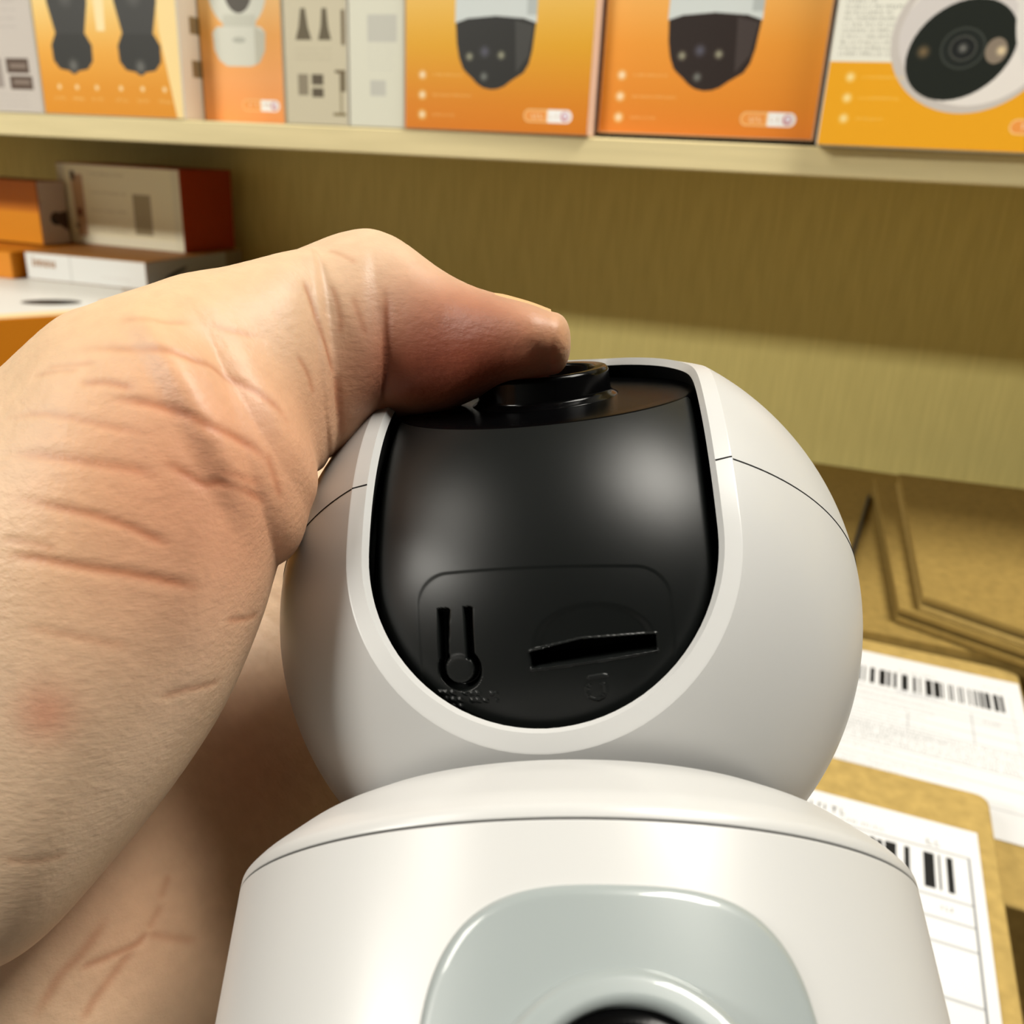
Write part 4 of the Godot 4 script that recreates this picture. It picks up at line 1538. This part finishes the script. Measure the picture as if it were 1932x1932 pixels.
func hand_lofts() -> Array:
	return [
		{"called": "thenar", "cap": 5, "full": 2.2, "blend": 0, "rows": [
			[-97.69,-44.02,-51.91,-87.84,-86.78,-37.51,0.76,0.54,0.37,17],
			[-87.81,-30.8,-60.93,-74.13,-80.5,-44.99,0.73,0.5,0.47,17.5],
			[-80.05,-23.33,-65.67,-66.47,-75.5,-48.65,0.7,0.47,0.54,17.5],
			[-75.37,-18.42,-69.38,-60.72,-68.17,-53.76,0.67,0.43,0.61,17],
			[-70.99,-16.02,-72.27,-56.11,-60.71,-59.08,0.64,0.39,0.66,16.2],
			[-66.53,-15.4,-74.12,-52.72,-53.22,-63.98,0.61,0.35,0.71,15.2],
			[-63.34,-16.09,-75.75,-50.64,-44.97,-68.17,0.59,0.32,0.74,12.9],
			[-60.82,-18.34,-76.27,-50.14,-39.61,-70.59,0.58,0.3,0.76,10.6]]},
		{"called": "joint_bulge", "cap": 2.4, "full": 2.2, "blend": 6, "rows": [
			[-71.07,-22.52,-74.32,-57.35,-40.57,-69.34,0.63,0.31,0.71,7],
			[-64.85,-21.1,-73.69,-52.25,-36.7,-69.35,0.6,0.3,0.74,12.5],
			[-60.12,-22.55,-74.19,-49.97,-33.89,-70.19,0.58,0.3,0.76,10.3],
			[-57.55,-23.29,-75.36,-48.9,-31.01,-71.77,0.56,0.29,0.78,6.5]]},
		{"called": "thumb_base", "cap": 1.6, "full": 2.3, "blend": 1.8, "rows": [
			[-78.59,-25.02,-73.46,-58.96,-36.16,-74.61,0.65,0.29,0.7,9],
			[-73.02,-18.35,-77.08,-55.68,-34.92,-76.29,0.62,0.26,0.74,13.5],
			[-68.28,-15.23,-80.64,-53.79,-33.81,-78.56,0.59,0.24,0.77,15],
			[-63.85,-13.76,-84.53,-52.04,-33.06,-80.07,0.56,0.23,0.8,13],
			[-59.83,-12.01,-87.82,-50.89,-32.46,-80.73,0.54,0.22,0.82,10.6],
			[-57.41,-11.07,-89.99,-50.35,-31.23,-81.43,0.52,0.2,0.83,8.2]]},
		{"called": "thumb_knuckle", "cap": 0.8, "full": 2.3, "blend": 0.5, "rows": [
			[-59.09,-11.88,-89.85,-53.25,-33.07,-83.62,0.53,0.21,0.82,8.5],
			[-55.16,-10.15,-92.53,-50.43,-31.44,-84.74,0.5,0.2,0.84,8.3],
			[-52.66,-9.82,-93.9,-48.42,-28.62,-86.05,0.48,0.18,0.86,8],
			[-51.23,-10.92,-94.51,-47.08,-26.87,-86.69,0.47,0.18,0.86,7]]},
		{"called": "thumb_tip", "cap": 2.0, "full": 2.2, "blend": 0.5, "rows": [
			[-61.53,-11.53,-91.98,-58.06,-30.79,-89.15,0.54,0.19,0.82,9],
			[-58.05,-9.97,-92.73,-55.43,-30.53,-89.62,0.52,0.19,0.83,9.3],
			[-55.7,-9.03,-93.5,-53.11,-30.29,-89.97,0.5,0.18,0.85,9.5],
			[-52.84,-8.43,-94.76,-50.55,-29.91,-90.47,0.48,0.18,0.86,9.5],
			[-50.28,-8.99,-95.43,-47.77,-29.18,-91.18,0.46,0.18,0.87,9.5],
			[-47.95,-10.04,-95.48,-44.78,-28.48,-91.39,0.44,0.18,0.88,9.3],
			[-43.88,-12.33,-95.39,-40.57,-27.16,-91.73,0.4,0.19,0.9,9],
			[-39.99,-13.8,-94.78,-37.22,-25.27,-91.42,0.38,0.19,0.91,8.7],
			[-36.26,-14.56,-94.3,-34.06,-23.62,-91.3,0.35,0.19,0.92,8.3],
			[-32.38,-15.12,-93.96,-30.76,-22.46,-91.46,0.32,0.19,0.93,7.8],
			[-29.64,-15.69,-93.89,-28.79,-21.52,-91.76,0.29,0.19,0.94,6.3]]},
		{"called": "palm", "cap": 5, "full": 2.6, "blend": 1.0, "rows": [
			[-94.61,-69.31,-42.42,-49.6,-138.76,-43,0.54,0.78,0.32,10],
			[-83.31,-68.9,-51.16,-46.34,-132.98,-61.39,0.49,0.76,0.42,11],
			[-79.77,-65.48,-62.96,-44.11,-130.57,-83.71,0.45,0.71,0.53,12],
			[-84.65,-67.27,-83.29,-46.78,-126.35,-110.76,0.43,0.64,0.64,12.5],
			[-86.21,-62.73,-104.02,-47.87,-105.36,-123.72,0.43,0.54,0.73,12],
			[-78.99,-50.67,-111.62,-50.64,-81.1,-128.32,0.43,0.44,0.79,10.5],
			[-75.03,-47.48,-117.78,-54.44,-69.93,-131.64,0.43,0.39,0.82,9]]},
	]

func hand_fingers() -> Array:
	return [
		[[-65.69,-56.2,-116.3,9.28], [-61.31,-50.28,-128.31,8.41], [-50.97,-46.76,-138,8.36], [-39.81,-45.07,-141.52,7.67], [-30.46,-45.42,-141.27,6.37]],
		[[-63.05,-81.95,-120.15,10.97], [-55.15,-73.02,-133.52,9.5], [-43.32,-67.9,-142.13,9.14], [-30.52,-65.56,-145.36,8.07], [-20.65,-64.8,-143.47,6.63]],
		[[-59.37,-100.77,-117,10.25], [-50.45,-93.5,-128.9,9.14], [-38,-88.9,-136.37,8.71], [-25.76,-86.69,-138.21,7.6], [-16.9,-85.33,-136.22,6.44]],
		[[-56.44,-122.21,-111.35,8.97], [-46.7,-114.05,-121.64,7.89], [-35.82,-109,-127.6,7.5], [-26.33,-106.55,-128.56,6.42], [-19.34,-105.29,-127,5.52]],
		[[-98.05,-92.81,-54.18,24], [-129.95,-131.75,-33.44,25], [-169.55,-184.68,-4.13,25]],
	]

func hand_creases() -> Array:
	return [
		[0.28, 0.5, 0.8, [[-65.42,-18.26,-61.71], [-60.93,-17.5,-62.5], [-56.03,-17.08,-63.02], [-53.6,-17.98,-64.37], [-52.79,-18.91,-66.07], [-50.91,-20.46,-67.39], [-48.8,-21.82,-68.5], [-47.84,-23.19,-69.28], [-47.01,-24.83,-69.29]]],
		[0.2, 0.45, 0.7, [[-61.98,-20.26,-59.61], [-59.25,-19.96,-60.31], [-56.82,-20.32,-60.56]]],
		[0.4, 0.55, 1.0, [[-59.25,-21.12,-59.32], [-56.81,-21.12,-59.93], [-54.36,-21.46,-60.58], [-51.6,-22.03,-61.03], [-49.9,-22.94,-61.65], [-48.77,-24.21,-63.47], [-47.76,-25.73,-65.03], [-46.72,-27.94,-66.2]]],
		[0.15, 0.45, 0.5, [[-69.44,-24.04,-57.33], [-65.34,-22.95,-57.45], [-61.92,-22.74,-57.58], [-58.94,-23.01,-57.9], [-56.5,-23.31,-58.43], [-53.42,-23.72,-59.37]]],
		[0.25, 0.6, 0.7, [[-67.56,-26.34,-55.22], [-62.89,-25.83,-55.34], [-58.38,-25.9,-56.06], [-56.09,-26.11,-56.75], [-54.41,-26.34,-57.29], [-52.24,-27.05,-57.97]]],
		[0.28, 0.5, 0.9, [[-53.03,-25.42,-58.47], [-51.17,-26.48,-59.04], [-49.84,-27.66,-59.94], [-48.65,-27.74,-60.98], [-47.3,-29.45,-63.54], [-46.86,-30.92,-64.89]]],
		[0.3, 0.5, 0.9, [[-65.86,-29.24,-53.15], [-59.43,-29.47,-53.61], [-56.91,-29.81,-54.25], [-54.03,-30.68,-55.15], [-52.07,-31.61,-55.77], [-50.49,-32.49,-56.4]]],
		[0.35, 0.55, 1.0, [[-64.03,-33.65,-50.67], [-60.89,-33.37,-51.2], [-56.96,-33.76,-52.18], [-53.08,-34.42,-53.9], [-50.19,-35.29,-55.47], [-48.3,-36.3,-57.28]]],
		[0.15, 0.5, 0.5, [[-64.46,-32.44,-51.29], [-61.18,-32.38,-51.65], [-58.86,-32.71,-52.04]]],
		[0.12, 0.5, 0.4, [[-60.48,-38.74,-48.8], [-56.26,-39.27,-50.03], [-52.03,-40.51,-52.25]]],
		[0.2, 0.4, 0.7, [[-47.6,-39.91,-58.67], [-47.52,-41.06,-61.17], [-48.21,-42.15,-64.35]]],
		[0.22, 0.45, 0.7, [[-50.51,-45.37,-52.8], [-49.13,-45.46,-54.98], [-48.42,-46.39,-58.57]]],
		[0.15, 0.5, 0.5, [[-60.64,-58.6,-42.89], [-58.21,-58.93,-43.92], [-56.11,-58.92,-45.94]]],
		[0.3, 0.45, 1.0, [[-52.42,-12.75,-81], [-51.82,-13.66,-80.58], [-50.18,-16.77,-79.86], [-49.19,-19.72,-79.92], [-48.77,-22.53,-80.34]]],
		[0.5, 0.5, 1.0, [[-45.94,-13.25,-86.2], [-45.26,-16.36,-85.14], [-45.07,-19.62,-84.62], [-45.39,-23.14,-84.83], [-46.27,-25.9,-85.59]]],
		[0.35, 0.45, 1.0, [[-48.87,-21.58,-80.55], [-48.51,-25.13,-80.42], [-49.25,-29.47,-81.79]]],
		[0.18, 0.4, 0.7, [[-51.26,-13.15,-83.88], [-50.02,-14.75,-83.11], [-49.18,-16.7,-82.35], [-49.03,-18.19,-81.73]]],
		[0.15, 0.4, 0.6, [[-48.67,-14.07,-83.96], [-47.35,-16.36,-83.22], [-46.43,-18.1,-82.98]]],
		[0.18, 0.4, 0.8, [[-49.95,-19.15,-75.28], [-49.16,-21.09,-75.9], [-48.7,-23.16,-76.02]]],
		[0.12, 0.4, 0.5, [[-53.55,-10.24,-87.28], [-51.14,-10.55,-86.61], [-49.22,-11.23,-86.13]]],
		[0.15, 0.5, 0.5, [[-55.06,-16,-69.27], [-53.66,-16.37,-70.44], [-52.33,-17.07,-72.31]]],
		[0.12, 0.5, 0.4, [[-62.35,-15.49,-65.19], [-58.05,-15.32,-65.76], [-56.36,-15.53,-68.12]]],
		[0.35, 0.5, 0.8, [[-60.84,-81.46,-57.91], [-60.96,-81.95,-56.17], [-62.74,-81.79,-53.21], [-64.16,-81.65,-51.02]]],
		[0.3, 0.6, 0.6, [[-61,-80.22,-60.38], [-60.84,-81.46,-57.91]]],
		[0.3, 0.6, 0.7, [[-60.82,-81.62,-57.61], [-59.43,-83.32,-59.3], [-57.65,-85.51,-61.79]]],
		[0.3, 0.6, 0.7, [[-60.91,-82.09,-56.09], [-61.55,-83.36,-53.75], [-62.22,-85.16,-50.85], [-62.52,-86.71,-49.29]]],
		[0.3, 0.7, 0.7, [[-63.51,-78.12,-55.68], [-64.22,-80.45,-52.08], [-65.06,-81.72,-49.56], [-65.96,-85.07,-46.43]]],
		[0.2, 0.6, 0.5, [[-61.63,-78.2,-62.88], [-61.3,-79.64,-60.56]]],
		[0.25, 0.5, 0.7, [[-47.49,-25.91,-65.84], [-46.61,-28.63,-65.98], [-46.35,-30.52,-66.28]]],
		[0.15, 0.5, 0.5, [[-48.8,-26.7,-61.01], [-47.85,-27.42,-62.26], [-46.95,-28.83,-64.8]]],
		[0.12, 0.4, 0.4, [[-66.7,-19.64,-60.5], [-64.04,-19.11,-60.68], [-61.26,-18.6,-61.29]]],
		[0.12, 0.4, 0.4, [[-67.87,-20.51,-59.99], [-64.88,-19.61,-60.23], [-62.66,-19.29,-60.48]]],
	]

func hand_pigment_and_shade() -> Array:
	return [
		[[-36.11,-19.84,-85.43], 8.5, [0.58,0.3,0.25], 1.0],  # blood flush, deepened to paint the shade on the thumb tip
		[[-42.15,-22.25,-85.33], 8.5, [0.55,0.28,0.24], 1.0],  # flush at the thumb joint, with its underside shade painted in
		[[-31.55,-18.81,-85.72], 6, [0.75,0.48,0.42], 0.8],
		[[-40.26,-14.92,-86.35], 6, [0.97,0.8,0.74], 0.5],
		[[-27.05,-16.94,-87.29], 3.5, [1,0.82,0.62], 0.6],
		[[-49.4,-23.05,-63.31], 12, [1,0.8,0.76], 0.7],
		[[-50.24,-29.83,-57.87], 14, [1,0.84,0.8], 0.7],
		[[-47.26,-35.01,-62.22], 9, [0.98,0.82,0.76], 0.6],
		[[-54.86,-26.07,-57.27], 9, [1,0.86,0.8], 0.5],
		[[-48.47,-26.19,-76.36], 7, [0.97,0.84,0.76], 0.6],
		[[-57.55,-45.42,-47.12], 2.6, [0.82,0.5,0.45], 0.7],
		[[-52.68,-36.42,-53.28], 12, [0.98,0.86,0.82], 0.6],
		[[-64.3,-19.54,-60.27], 14, [1.02,0.98,0.86], 0.6],
		[[-55.98,-14.46,-70.65], 14, [1.02,0.98,0.88], 0.6],
		[[-63.15,-31.53,-51.89], 10, [1.03,0.98,0.84], 0.6],
		[[-61.76,-80.39,-56.81], 12, [0.98,0.78,0.68], 0.7],
		[[-65.27,-79.45,-84.02], 14, [0.7,0.4,0.33], 0.6],  # shade painted on the palm in the gap beside the ball
		[[-46.7,-32,-72.17], 8, [1.05,0.9,0.8], 0.6],
	]
